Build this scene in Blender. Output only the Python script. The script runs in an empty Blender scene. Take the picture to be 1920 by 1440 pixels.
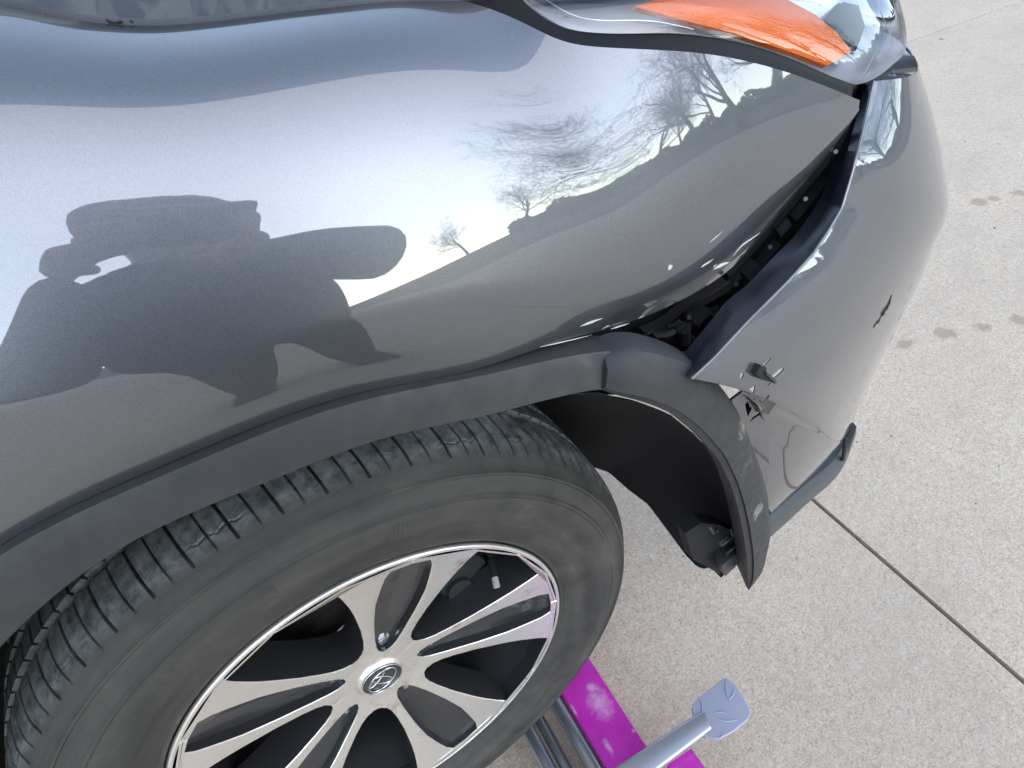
import bpy, bmesh, math, random
import numpy as np
from mathutils import Vector, Matrix
from mathutils.geometry import tessellate_polygon
random.seed(7); rng = np.random.default_rng(7)
scene = bpy.context.scene
R = math.radians

# ------------------------------------------------------------------ camera, sky, sun, exposure
CAM = np.array([0.0612, -0.4197, 1.2527]); FPX = 1250.0
AZ, PITCH, ROLL = 0.37119, 0.72904, -0.17116
HUBZ, STEER = 0.45, 0.0523

def cam_axes():
    f = np.array([math.sin(AZ)*math.cos(PITCH), math.cos(AZ)*math.cos(PITCH), -math.sin(PITCH)])
    r = np.cross(f, [0, 0, 1]); r /= np.linalg.norm(r); u = np.cross(r, f)
    return math.cos(ROLL)*r + math.sin(ROLL)*u, -math.sin(ROLL)*r + math.cos(ROLL)*u, f
AX_R, AX_U, AX_F = cam_axes()
cam_d = bpy.data.cameras.new('camera'); cam = bpy.data.objects.new('camera', cam_d)
scene.collection.objects.link(cam); scene.camera = cam
cam_d.sensor_fit = 'HORIZONTAL'; cam_d.sensor_width = 36.0; cam_d.lens = FPX/1920*36
cam_d.clip_start = 0.02; cam_d.clip_end = 2000
mw = Matrix.Identity(4)
for i in range(3):
    mw[i][0], mw[i][1], mw[i][2], mw[i][3] = AX_R[i], AX_U[i], -AX_F[i], CAM[i]
cam.matrix_world = mw

SUN_EL, SUN_AZ = R(20), R(165)            # azimuth clockwise from +y; low hazy sun behind the photographer
world = bpy.data.worlds.new('World'); scene.world = world; world.use_nodes = True
wn = world.node_tree
sky = wn.nodes.new('ShaderNodeTexSky'); sky.sky_type = 'NISHITA'; sky.sun_disc = False
sky.sun_elevation = SUN_EL; sky.sun_rotation = SUN_AZ
sky.air_density = 1.0; sky.dust_density = 0.1; sky.ozone_density = 1.5
hs = wn.nodes.new('ShaderNodeHueSaturation'); hs.inputs['Saturation'].default_value = .7      # thin high haze pales the sky
wn.links.new(sky.outputs[0], hs.inputs['Color']); wn.links.new(hs.outputs[0], wn.nodes['Background'].inputs[0])
wn.nodes['Background'].inputs[1].default_value = 0.15
sun_d = bpy.data.lights.new('sun', 'SUN'); sun_d.energy = 0.7; sun_d.angle = R(112); sun_d.color = (1, .955, .885)
sun = bpy.data.objects.new('sun', sun_d); scene.collection.objects.link(sun)
sd = Vector((math.sin(SUN_AZ)*math.cos(SUN_EL), math.cos(SUN_AZ)*math.cos(SUN_EL), math.sin(SUN_EL)))
sun.rotation_euler = sd.to_track_quat('Z', 'Y').to_euler()
scene.view_settings.view_transform = 'Standard'; scene.view_settings.look = 'None'
scene.view_settings.gamma = 1; scene.view_settings.use_curve_mapping = False
scene.view_settings.exposure = 2.05
scene.cycles.max_bounces = 8; scene.cycles.transparent_max_bounces = 12
scene.cycles.caustics_reflective = False; scene.cycles.caustics_refractive = False

# ------------------------------------------------------------------ maths helpers
def ray(x, y):
    return (x-960)/FPX*AX_R - (y-720)/FPX*AX_U + AX_F
def U(x, y, Y):                           # photograph measurement -> point on the vertical plane y = Y
    d = ray(x, y); return CAM + d*(Y-CAM[1])/d[1]
def UZ(x, y, Z):                          # photograph measurement -> point at height Z
    d = ray(x, y); return CAM + d*(Z-CAM[2])/d[2]
def nrm(v):
    v = np.asarray(v, float); return v/np.linalg.norm(v, axis=-1, keepdims=True)
def spline_eval(t, P, q):                 # natural cubic spline through P at t, evaluated at q
    t = np.asarray(t, float); P = np.asarray(P, float); n = len(t)
    if P.ndim == 1: P = P[:, None]
    if n == 2:
        w = ((q-t[0])/(t[1]-t[0]))[:, None]; return P[0]*(1-w)+P[1]*w
    h = np.diff(t); A = np.zeros((n, n)); b = np.zeros((n, P.shape[1])); A[0, 0] = A[-1, -1] = 1
    for i in range(1, n-1):
        A[i, i-1], A[i, i], A[i, i+1] = h[i-1], 2*(h[i-1]+h[i]), h[i]
        b[i] = 6*((P[i+1]-P[i])/h[i]-(P[i]-P[i-1])/h[i-1])
    m = np.linalg.solve(A, b)
    k = np.clip(np.searchsorted(t, q)-1, 0, n-2); hh = h[k][:, None]
    a = (t[k+1]-q)[:, None]/hh; c = (q-t[k])[:, None]/hh
    return a*P[k]+c*P[k+1]+((a**3-a)*m[k]+(c**3-c)*m[k+1])*hh**2/6
def curve(P, n, close=False, smooth=True):
    P = np.asarray(P, float); s = np.r_[0, np.cumsum(np.linalg.norm(np.diff(P, axis=0), axis=1))]
    q = np.linspace(0, s[-1], n)
    if smooth and len(P) > 2: return spline_eval(s, P, q)
    return np.stack([np.interp(q, s, P[:, k]) for k in range(P.shape[1])], 1)
def gsmooth(A, sig):                       # gaussian smoothing along axis 0, ends kept
    if sig <= 0: return A
    r = int(3*sig); k = np.exp(-.5*(np.arange(-r, r+1)/sig)**2); k /= k.sum()
    pad = np.concatenate([2*A[:1]-A[r:0:-1], A, 2*A[-1:]-A[-2:-r-2:-1]])
    return np.apply_along_axis(lambda c: np.convolve(c, k, 'valid'), 0, pad)
def bez(P0, P1, P2, P3, t):
    t = np.asarray(t)[None, :, None]
    return ((1-t)**3*P0[:, None]+3*(1-t)**2*t*P1[:, None]+3*(1-t)*t*t*P2[:, None]+t**3*P3[:, None])

# ------------------------------------------------------------------ scene-graph helpers
def link(o): scene.collection.objects.link(o); return o
def tag(o, label=None, cat=None, group=None, kind=None):
    if label: o['label'] = label
    if cat: o['category'] = cat
    if group: o['group'] = group
    if kind: o['kind'] = kind
    return o
def thing(name, label, cat, loc=(0, 0, 0), rot=(0, 0, 0), group=None):
    o = link(bpy.data.objects.new(name, None)); o.location = loc; o.rotation_euler = rot; o.empty_display_size = .05
    return tag(o, label, cat, group)
def mesh_obj(name, V, F, mat, parent=None, smooth=True, angle=35, mats=None, fm=None, label=None):
    me = bpy.data.meshes.new(name)
    me.from_pydata([tuple(map(float, v)) for v in V], [], [tuple(int(i) for i in f) for f in F]); me.update()
    for m in (mats or [mat]): me.materials.append(m)
    if fm is not None: me.polygons.foreach_set('material_index', np.asarray(fm, dtype=np.int32))
    if smooth:
        me.polygons.foreach_set('use_smooth', np.ones(len(me.polygons), bool))
        if angle < 180: me.set_sharp_from_angle(angle=R(angle))
    o = link(bpy.data.objects.new(name, me))
    if parent: o.parent = parent
    if label: o['label'] = label
    return o
class MB:                                  # collects pieces that become ONE mesh
    def __init__(s): s.V = []; s.F = []; s.M = []
    def add(s, V, F, m=0):
        b = len(s.V); s.V += [tuple(v) for v in V]; s.F += [tuple(i+b for i in f) for f in F]; s.M += [m]*len(F); return s
    def grid(s, G, m=0, closeu=False, closev=False, flip=False):
        nu, nv = G.shape[:2]; F = []
        for i in range(nu if closeu else nu-1):
            for j in range(nv if closev else nv-1):
                i2, j2 = (i+1) % nu, (j+1) % nv
                q = (i*nv+j, i2*nv+j, i2*nv+j2, i*nv+j2); F.append(q[::-1] if flip else q)
        return s.add(G.reshape(-1, 3), F, m)
    def box(s, c, size, axes=None, m=0):
        c = np.asarray(c, float); A = np.eye(3) if axes is None else np.asarray(axes, float); h = np.asarray(size, float)/2
        V = [c+A[0]*h[0]*a+A[1]*h[1]*b+A[2]*h[2]*d for a in (-1, 1) for b in (-1, 1) for d in (-1, 1)]
        return s.add(V, [(0, 1, 3, 2), (4, 6, 7, 5), (0, 4, 5, 1), (2, 3, 7, 6), (0, 2, 6, 4), (1, 5, 7, 3)], m)
    def tube(s, P, r, n=8, m=0, cap=True, closed=False):
        P = np.asarray(P, float); k = len(P); r = np.broadcast_to(np.asarray(r, float), (k,))
        T = nrm(np.roll(P, -1, 0)-np.roll(P, 1, 0)) if closed else nrm(np.gradient(P, axis=0))
        a = np.array([0, 0, 1.]) if abs(T[0][2]) < .9 else np.array([1., 0, 0]); G = np.zeros((k, n, 3))
        N = nrm(np.cross(T[0], a))
        for i in range(k):
            N = nrm(N-T[i]*(N@T[i])); B = np.cross(T[i], N)
            for j in range(n):
                an = 2*math.pi*j/n; G[i, j] = P[i]+r[i]*(math.cos(an)*N+math.sin(an)*B)
        b = len(s.V); s.grid(G, m, closeu=closed, closev=True, flip=True)
        if cap and not closed:
            s.F.append(tuple(b+j for j in range(n))); s.F.append(tuple(b+(k-1)*n+n-1-j for j in range(n))); s.M += [m, m]
        return s
    def plate(s, loops, n, th, m=0, mside=None):   # polygon with holes (3-D loops), thickness th along -n
        loops = [[Vector(p) for p in l] for l in loops]
        tri = tessellate_polygon(loops); allp = [p for l in loops for p in l]; n = Vector(n)
        k = len(allp); V = allp+[p-n*th for p in allp]
        F = []
        for t in tri:
            a, b, c = (allp[i] for i in t)
            t = t if (b-a).cross(c-a).dot(n) > 0 else t[::-1]
            F += [tuple(t), tuple(i+k for i in t[::-1])]
        S = []; o = 0
        for l in loops:
            L = len(l)
            for i in range(L): S.append((o+i, o+(i+1) % L, o+(i+1) % L+k, o+i+k))
            o += L
        s.add(V, F, m); b = len(s.V)-len(V); s.F += [tuple(i+b for i in f) for f in S]; s.M += [m if mside is None else mside]*len(S)
        return s
    def lathe(s, prof, n, m=0, c=(0, 0, 0)):       # profile (radius, y) about the local y axis
        prof = np.asarray(prof, float); an = np.linspace(0, 2*math.pi, n, endpoint=False)
        G = np.stack([np.stack([p[0]*np.cos(an)+c[0], np.full(n, p[1])+c[1], p[0]*np.sin(an)+c[2]], 1) for p in prof], 0)
        return s.grid(G, m, closev=True)
    def build(s, name, mat, parent=None, label=None, smooth=True, angle=35, recalc=False):
        mats = mat if isinstance(mat, list) else [mat]
        off = np.zeros(3)
        if parent is not None and parent.parent is None and not any(parent.rotation_euler): off = np.array(parent.location)
        V = [np.asarray(v)-off for v in s.V]
        o = mesh_obj(name, V, s.F, None, parent, smooth, angle, mats, s.M, label)
        if recalc:
            bm = bmesh.new(); bm.from_mesh(o.data); bmesh.ops.recalc_face_normals(bm, faces=bm.faces); bm.to_mesh(o.data); bm.free()
            if smooth and angle < 180: o.data.set_sharp_from_angle(angle=R(angle))
        return o

# ------------------------------------------------------------------ materials
class Mat:
    def __init__(s, name):
        s.m = bpy.data.materials.new(name); s.m.use_nodes = True; s.nt = s.m.node_tree; s.b = s.nt.nodes['Principled BSDF']
        s._co = None
    def n(s, t, **kw):
        x = s.nt.nodes.new(t)
        for k, v in kw.items():
            if k.startswith('_'): x.inputs[int(k[1:])].default_value = v
            else: setattr(x, k, v)
        return x
    def l(s, a, b): s.nt.links.new(a, b)
    def co(s):
        if s._co is None: s._co = s.n('ShaderNodeTexCoord').outputs['Object']
        return s._co
    def set(s, **kw):
        for k, v in kw.items():
            k = k.replace('_', ' ')
            s.b.inputs[{'Base Color': 'Base Color'}.get(k, k)].default_value = v if not isinstance(v, tuple) or len(v) == 4 else (*v, 1)
        return s
    def noise(s, scale, detail=4, rough=.55, stretch=None, co=None):
        x = s.n('ShaderNodeTexNoise'); x.inputs['Scale'].default_value = scale; x.inputs['Detail'].default_value = detail; x.inputs['Roughness'].default_value = rough
        c = co or s.co()
        if stretch:
            mp = s.n('ShaderNodeMapping'); mp.inputs['Scale'].default_value = stretch; s.l(c, mp.inputs[0]); c = mp.outputs[0]
        s.l(c, x.inputs['Vector']); return x.outputs[0]
    def ramp(s, v, stops):
        x = s.n('ShaderNodeValToRGB'); e = x.color_ramp.elements
        while len(e) < len(stops): e.new(.5)
        for i, (p, c) in enumerate(stops):
            e[i].position = p; e[i].color = (*c, 1) if isinstance(c, tuple) else (c, c, c, 1)
        s.l(v, x.inputs[0]); return x.outputs[0]
    def mix(s, f, a, b):
        x = s.n('ShaderNodeMix', data_type='RGBA')
        for i, v in ((0, f), (6, a), (7, b)):
            if hasattr(v, 'is_output'): s.l(v, x.inputs[i])
            else: x.inputs[i].default_value = v if i == 0 else (*v, 1)
        return x.outputs[2]
    def math(s, op, a, b=0.0, c=None, clamp=False):
        x = s.n('ShaderNodeMath', operation=op, use_clamp=clamp)
        for i, v in enumerate((a, b) if c is None else (a, b, c)):
            if hasattr(v, 'is_output'): s.l(v, x.inputs[i])
            else: x.inputs[i].default_value = v
        return x.outputs[0]
    def bump(s, h, dist, strength=1.0, coat=False):
        x = s.n('ShaderNodeBump'); x.inputs['Distance'].default_value = dist; x.inputs['Strength'].default_value = strength
        s.l(h, x.inputs['Height']); s.l(x.outputs[0], s.b.inputs['Normal'])
        if coat: s.l(x.outputs[0], s.b.inputs['Coat Normal'])
        return s
    def near(s, pts, soft=1.0):            # 1 near any of the (point, radius[, squash]) marks, fading to 0 at the radius
        out = None
        for p in pts:
            c, r = p[0], p[1]; st = p[2] if len(p) > 2 else (1, 1, 1)
            v = s.n('ShaderNodeVectorMath', operation='SUBTRACT'); s.l(s.co(), v.inputs[0]); v.inputs[1].default_value = tuple(map(float, c))
            w = s.n('ShaderNodeVectorMath', operation='MULTIPLY'); s.l(v.outputs[0], w.inputs[0]); w.inputs[1].default_value = st
            d = s.n('ShaderNodeVectorMath', operation='LENGTH'); s.l(w.outputs[0], d.inputs[0])
            k = s.math('MULTIPLY_ADD', d.outputs['Value'], -1/r, 1.0, clamp=True)
            out = k if out is None else s.math('MAXIMUM', out, k)
        return out
    def col(s, v): s.l(v, s.b.inputs['Base Color']); return s
    def rough(s, v): s.l(v, s.b.inputs['Roughness']); return s

def simple(name, c, rough=.5, metal=0, **kw):
    return Mat(name).set(Base_Color=c, Roughness=rough, Metallic=metal, **kw).m

def make_paint(name, scuffs=()):
    m = Mat(name).set(Metallic=.75, Roughness=.37, Coat_Weight=1.0, Coat_Roughness=.012, Coat_IOR=1.95)
    fl = m.noise(2600, 1, .5)
    c = m.ramp(fl, [(.3, (.072, .077, .087)), (.7, (.158, .166, .186))])
    if scuffs:
        k = m.near(scuffs); nz = m.noise(160, 4, .7, stretch=(1, 1, 3.0))
        k = m.ramp(m.math('ADD', m.math('MULTIPLY', k, .55), m.math('MULTIPLY', nz, .75)), [(.66, 0.0), (.72, 1.0)])
        c = m.mix(k, c, (.62, .6, .57))
        m.l(m.math('SUBTRACT', 1.0, k), m.b.inputs['Coat Weight']); m.l(m.math('MULTIPLY_ADD', k, -.7, .75), m.b.inputs['Metallic'])
        m.rough(m.math('MULTIPLY_ADD', k, .4, .37))
    m.col(c)
    dust = m.noise(34, 5, .6)
    m.l(m.math('MULTIPLY_ADD', m.noise(7, 4), .03, 0.0), m.b.inputs['Coat Roughness'])
    return m.m

PAINT = make_paint('grey_metallic_paint', [(U(1352, 503, -.012), .014, (1, 1, 2)), (U(1330, 495, -.012), .016, (1, 1, 4)), (U(1255, 500, -.016), .006), (U(1110, 605, -.02), .012, (1, 1, 3)), (U(1205, 600, -.012), .012, (1, 1, 2)), (U(1140, 620, -.02), .012, (.5, 1, 3))])
BPAINT = make_paint('bumper_paint', [(U(1385, 645, -.06), .008, (.7, 1, 2)), (U(1470, 672, -.03), .009, (1, 1, 2)), (U(1560, 650, .03), .008, (.5, 1, 3))])
BLACK = simple('black_plastic', (.009, .009, .0095), .68, Specular_IOR_Level=.25)
GLOSSB = simple('black_rubber_trim', (.006, .006, .0065), .55, Specular_IOR_Level=.2)
VOID = simple('dark_structure', (.006, .006, .007), .7)
DGREY = simple('dark_grey_plastic', (.035, .036, .038), .5)
def make_clad(name, scuffs=()):
    m = Mat(name).set(Roughness=.55)
    base = m.ramp(m.noise(18, 5, .6), [(.3, (.021, .022, .0225)), (.75, (.036, .0365, .037))])
    if scuffs:
        k = m.near(scuffs); nz = m.noise(120, 5, .75, stretch=(1, 1, .6))
        k = m.ramp(m.math('ADD', m.math('MULTIPLY', k, .5), m.math('MULTIPLY', nz, .7)), [(.56, 0.0), (.78, 1.0)])
        base = m.mix(k, base, (.33, .32, .28))
    m.col(base); m.rough(m.ramp(m.noise(60, 4), [(.3, .45), (.7, .66)])); m.bump(m.noise(900, 2), .0006, .35)
    return m.m
CLAD = make_clad('arch_plastic', [(U(1090, 712, -.03), .02, (.5, 1, 4))])
CLADB = make_clad('torn_arch_plastic', [(U(1372, 800, -.05), .032), (U(1378, 862, -.05), .03), (U(1285, 765, -.05), .02, (.7, 1, 1.6)), (U(1410, 950, -.05), .028, (1, 1, .8)), (U(1405, 1020, -.05), .016), (U(1340, 830, -.05), .025), (U(1230, 750, -.05), .012)])
def make_rubber():
    m = Mat('tyre_rubber'); c = m.co(); 
    d = m.n('ShaderNodeVectorMath', operation='MULTIPLY'); m.l(c, d.inputs[0]); d.inputs[1].default_value = (1, 0, 1)
    rl = m.n('ShaderNodeVectorMath', operation='LENGTH'); m.l(d.outputs[0], rl.inputs[0]); r = rl.outputs['Value']
    at = m.n('ShaderNodeSeparateXYZ'); m.l(c, at.inputs[0]); an = m.math('ARCTAN2', at.outputs[2], at.outputs[0])
    cv = m.n('ShaderNodeCombineXYZ'); m.l(m.math('MULTIPLY', an, .35), cv.inputs[0]); m.l(m.math('MULTIPLY', r, 9.0), cv.inputs[1])
    ring = m.noise(3.2, 6, .65, co=cv.outputs[0])                 # dust smeared round the sidewall
    spots = m.noise(26, 5, .7)
    dust = m.ramp(m.math('ADD', m.math('MULTIPLY', ring, .6), m.math('MULTIPLY', spots, .45)), [(.40, (.024, .0232, .022)), (.6, (.056, .052, .045)), (.78, (.12, .11, .093))])
    tread = m.ramp(m.noise(75, 4, .7), [(.35, (.05, .054, .054)), (.7, (.19, .2, .198))])
    isT = m.ramp(r, [(.362, 0.0), (.366, 1.0)])
    m.col(m.mix(isT, dust, tread)); m.rough(m.mix(isT, m.ramp(spots, [(.3, .55), (.7, .85)]), m.ramp(spots, [(.3, .3), (.7, .6)])))
    h = m.math('ADD', m.math('MULTIPLY', ring, .3), m.math('MULTIPLY', m.noise(190, 4, .7), .5))
    cv2 = m.n('ShaderNodeCombineXYZ'); m.l(m.math('MULTIPLY', an, 6.0), cv2.inputs[0])
    wob = m.noise(2.0, 4, .7, co=cv2.outputs[0]); dl = m.math('ABSOLUTE', m.math('ADD', r, m.math('MULTIPLY_ADD', wob, .006, -.3712)))
    crackl = m.math('MULTIPLY', m.ramp(m.math('MULTIPLY', dl, 100.0), [(.02, 1.0), (.06, 0.0)]), m.ramp(m.noise(.55, 2, co=cv2.outputs[0]), [(.5, 0.0), (.6, 1.0)]))
    ser = m.math('MULTIPLY', m.math('SINE', m.math('MULTIPLY', an, 420.0)), m.math('MULTIPLY', m.ramp(r, [(.296, 0.0), (.298, 1.0), (.314, 1.0), (.316, 0.0)]), m.ramp(m.noise(1.1, 1, co=cv2.outputs[0]), [(.54, 0.0), (.58, .35)])))
    h = m.math('ADD', m.math('ADD', h, ser), m.math('MULTIPLY', crackl, -1.2))
    m.bump(h, .0022, .7); return m.m
RUBBER = make_rubber()
def make_machined():
    m = Mat('machined_aluminium').set(Metallic=.85, Roughness=.3)
    k = m.noise(16, 5, .65)
    m.col(m.ramp(k, [(.35, (.92, .89, .85)), (.6, (.85, .79, .72)), (.75, (.4, .33, .26))])); m.rough(m.ramp(k, [(.35, .24), (.75, .5)])); return m.m
ALU = make_machined()
RIMDARK = Mat('dark_wheel_paint').set(Base_Color=(.034, .034, .036), Roughness=.26, Metallic=.3, Coat_Weight=.8, Coat_Roughness=.05).m
CHROME = simple('chrome', (.75, .75, .76), .12, 1)
STEEL = simple('brake_steel', (.07, .066, .064), .45, .9)
CAST = simple('cast_iron', (.035, .04, .042), .5, .4)
SILVER = Mat('silver_reflector').set(Base_Color=(.62, .63, .66), Metallic=.55, Roughness=.28).m
AMBER = Mat('amber_reflector').set(Base_Color=(.95, .2, .03), Roughness=.25, Coat_Weight=.6)
AMBER.bump(AMBER.noise(420, 1, stretch=(1, .2, 2)), .002, .5); AMBER = AMBER.m
def make_lens():
    m = Mat('clear_lens'); nt = m.nt; out = nt.nodes['Material Output']
    tr = m.n('ShaderNodeBsdfTransparent'); tr.inputs[0].default_value = (.97, .975, .98, 1)
    gl = m.n('ShaderNodeBsdfGlossy'); gl.inputs['Roughness'].default_value = .01
    fr = m.n('ShaderNodeFresnel'); fr.inputs[0].default_value = 1.75
    mx = m.n('ShaderNodeMixShader'); m.l(fr.outputs[0], mx.inputs[0]); m.l(tr.outputs[0], mx.inputs[1]); m.l(gl.outputs[0], mx.inputs[2])
    m.l(mx.outputs[0], out.inputs[0]); return m.m
LENS = make_lens()
def make_concrete():
    m = Mat('broom_concrete').set(Roughness=.85); m._co = m.n('ShaderNodeNewGeometry').outputs['Position']
    co = m.co(); w = m.n('ShaderNodeVectorMath', operation='ADD'); m.l(co, w.inputs[0])
    nv = m.n('ShaderNodeTexNoise'); nv.inputs['Scale'].default_value = 60; m.l(co, nv.inputs['Vector'])
    sc = m.n('ShaderNodeVectorMath', operation='SCALE'); m.l(nv.outputs[1], sc.inputs[0]); sc.inputs['Scale'].default_value = .012; m.l(sc.outputs[0], w.inputs[1])
    vo = m.n('ShaderNodeTexVoronoi', feature='F1'); vo.inputs['Scale'].default_value = 210; m.l(w.outputs[0], vo.inputs['Vector'])
    fine = m.noise(260, 5, .75); mid = m.noise(70, 5, .7); big = m.noise(1.7, 5, .6); vein = m.noise(24, 4, .6, stretch=(1, 1.8, 1))
    g = m.math('ADD', m.math('MULTIPLY', fine, .5), m.math('ADD', m.math('MULTIPLY', mid, .36), m.math('MULTIPLY', vo.outputs['Distance'], .22)))
    c = m.ramp(g, [(.36, (.25, .18, .115)), (.47, (.48, .38, .275)), (.56, (.59, .48, .365)), (.70, (.72, .625, .515))])
    c = m.mix(m.ramp(big, [(.35, .0), (.7, .4)]), c, (.40, .33, .265))
    c = m.mix(m.ramp(m.noise(9, 6, .72), [(.5, 0.0), (.72, .38)]), c, (.36, .29, .225))
    c = m.mix(m.ramp(vein, [(.55, 0.0), (.75, .3)]), c, (.6, .57, .54))
    spots = [(UZ(1772, 627, .0), .05, (1, 1.2, 1)), (UZ(1845, 615, .0), .042, (1, 1.3, 1)), (UZ(1695, 645, 0), .045, (.8, 1.6, 1)), (UZ(1912, 600, 0), .04), (UZ(1838, 380, 0), .055, (1, 1.2, 1)), (UZ(1864, 373, 0), .035), (UZ(1910, 362, 0), .04)]
    k = m.math('ADD', m.near(spots), m.math('MULTIPLY_ADD', m.noise(24, 5, .65), 1.5, -.75))
    c = m.mix(m.ramp(k, [(.3, 0.0), (.62, .5)]), c, (.23, .165, .11))
    pit = m.ramp(m.noise(14, 2, .5), [(.76, 0.0), (.775, .8)])
    c = m.mix(pit, c, (.1, .09, .08))
    ce = m.n('ShaderNodeTexVoronoi', feature='DISTANCE_TO_EDGE'); ce.inputs['Scale'].default_value = .9; sw = m.n('ShaderNodeVectorMath', operation='MULTIPLY_ADD'); m.l(m.noise(4, 6, .7), sw.inputs[0]); sw.inputs[1].default_value = (.35, .35, 0); m.l(co, sw.inputs[2]); m.l(sw.outputs[0], ce.inputs['Vector'])
    hair = m.math('MULTIPLY', m.ramp(m.math('MULTIPLY', ce.outputs['Distance'], 100.0), [(.05, 1.0), (.16, 0.0)]), m.ramp(m.noise(.8, 3), [(.54, 0.0), (.62, .45)]))
    c = m.mix(hair, c, (.13, .1, .075))
    m.col(c); m.bump(m.math('ADD', m.math('MULTIPLY', fine, .6), m.math('MULTIPLY', mid, .8)), .004, .6); return m.m
CONC = make_concrete()
def make_purple():
    m = Mat('purple_steel_paint').set(Roughness=.38, Coat_Weight=.4, Coat_Roughness=.15); m._co = m.n('ShaderNodeNewGeometry').outputs['Position']
    k = m.near([(UZ(1125, 1318, .1), .035, (1, .6, 1)), (UZ(1110, 1290, .1), .02), (UZ(1188, 1370, .1), .006), (UZ(1075, 1330, .1), .006, (1, .3, 1)), (UZ(1140, 1400, .1), .009, (1, .3, 1)), (UZ(1130, 1268, .1), .007)]); nz = m.noise(90, 5, .7)
    k = m.ramp(m.math('ADD', m.math('MULTIPLY', k, .5), m.math('MULTIPLY', nz, .6)), [(.5, 0.0), (.75, .7)])
    m.col(m.mix(k, m.ramp(m.noise(30, 4), [(.3, (.46, .016, .34)), (.7, (.56, .03, .42))]), (.65, .4, .58))); return m.m
PURPLE = make_purple()
def make_galv():
    m = Mat('galvanised_steel').set(Metallic=.9, Roughness=.28)
    k = m.noise(25, 4, .6, stretch=(1, .15, 1)); m.col(m.ramp(k, [(.3, (.28, .3, .32)), (.7, (.62, .64, .66))])); return m.m
GALV = make_galv()
LEVER = Mat('grey_lavender_paint').set(Base_Color=(.40, .41, .50), Roughness=.32, Metallic=.3, Coat_Weight=.3, Coat_Roughness=.1).m
def make_grass():
    m = Mat('dry_grass').set(Roughness=.9)
    m.col(m.ramp(m.noise(3.5, 6, .75), [(.3, (.055, .045, .025)), (.5, (.16, .125, .07)), (.7, (.30, .25, .16))])); return m.m
GRASS = make_grass()
BARK = Mat('bark').set(Roughness=.9); BARK = BARK.col(BARK.ramp(BARK.noise(8, 4), [(.3, (.035, .03, .025)), (.7, (.085, .072, .058))])).m
BUSH = Mat('brush').set(Roughness=.9); BUSH = BUSH.col(BUSH.ramp(BUSH.noise(.6, 4), [(.3, (.04, .038, .03)), (.7, (.10, .085, .06))])).m
COAT = simple('dark_jacket', (.022, .023, .027), .8); JEANS = simple('dark_trousers', (.014, .014, .017), .85)
SKIN = simple('skin', (.48, .29, .21), .5, Subsurface_Weight=.1); HAIR = simple('brown_hair', (.035, .022, .014), .55)
PHONE = simple('phone_case', (.01, .01, .012), .35)

# ------------------------------------------------------------------ the setting: slabs, verge, trees
J0X, J0Y, SL = 0.941, 1.992, 4.4
def gz(r, a):                             # the field rises to a low bank round the lot
    if r < 15: return -.13
    return -.05 if r < 20 else -.06+min(2.9, (r-20)*.115)*(.75+.25*math.sin(a*2+1))
def ground_sheet():
    mb = MB(); rs = [0, 13, 20, 30, 45, 70, 110, 180, 320, 700]; na = 72; G = np.zeros((len(rs), na, 3))
    for i, r in enumerate(rs):
        for j in range(na):
            a = 2*math.pi*j/na
            z = gz(r, a)
            G[i, j] = (r*math.cos(a), r*math.sin(a), z)
    mb.grid(G, closev=True); o = mb.build('ground', GRASS, angle=180); return tag(o, 'dry winter grass field surrounding the concrete lot', None, None, 'structure')
GROUND = ground_sheet()
def slab_mesh():
    mb = MB(); g = .0045; a = SL/2-g; b = a-.0004
    top = [(-b, -b, 0), (b, -b, 0), (b, b, 0), (-b, b, 0)]; rim = [(-a, -a, -.0006), (a, -a, -.0006), (a, a, -.0006), (-a, a, -.0006)]; bot = [(x, y, -.12) for x, y, _ in rim]
    V = top+rim+bot; F = [(0, 1, 2, 3)]+[(4+i, 4+(i+1) % 4, (i+1) % 4, i) for i in range(4)]+[(8+i, 8+(i+1) % 4, 4+(i+1) % 4, 4+i) for i in range(4)]
    return V, F
pave = tag(link(bpy.data.objects.new('pavement', None)), 'pale concrete lot cut into large slabs', None, None, 'structure')
V, F = slab_mesh(); slab0 = mesh_obj('concrete_slab', V, F, CONC, pave, smooth=False); first = True
for ix in range(-4, 4):
    for iy in range(-4, 4):
        o = slab0 if first else slab0.copy()
        if not first: link(o); o.parent = pave
        first = False; o.location = (J0X+SL*(ix+.5), J0Y+SL*(iy+.5), 0)
# joint sealant at the bottom of the gaps
mb = MB(); a = J0X-4*SL; b = J0X+4*SL; c = J0Y-4*SL; d = J0Y+4*SL
mb.add([(a, c, -.02), (b, c, -.02), (b, d, -.02), (a, d, -.02)], [(0, 1, 2, 3)]); o = mb.build('joint_filler', simple('joint_filler', (.03, .026, .022), .9), pave)

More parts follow.
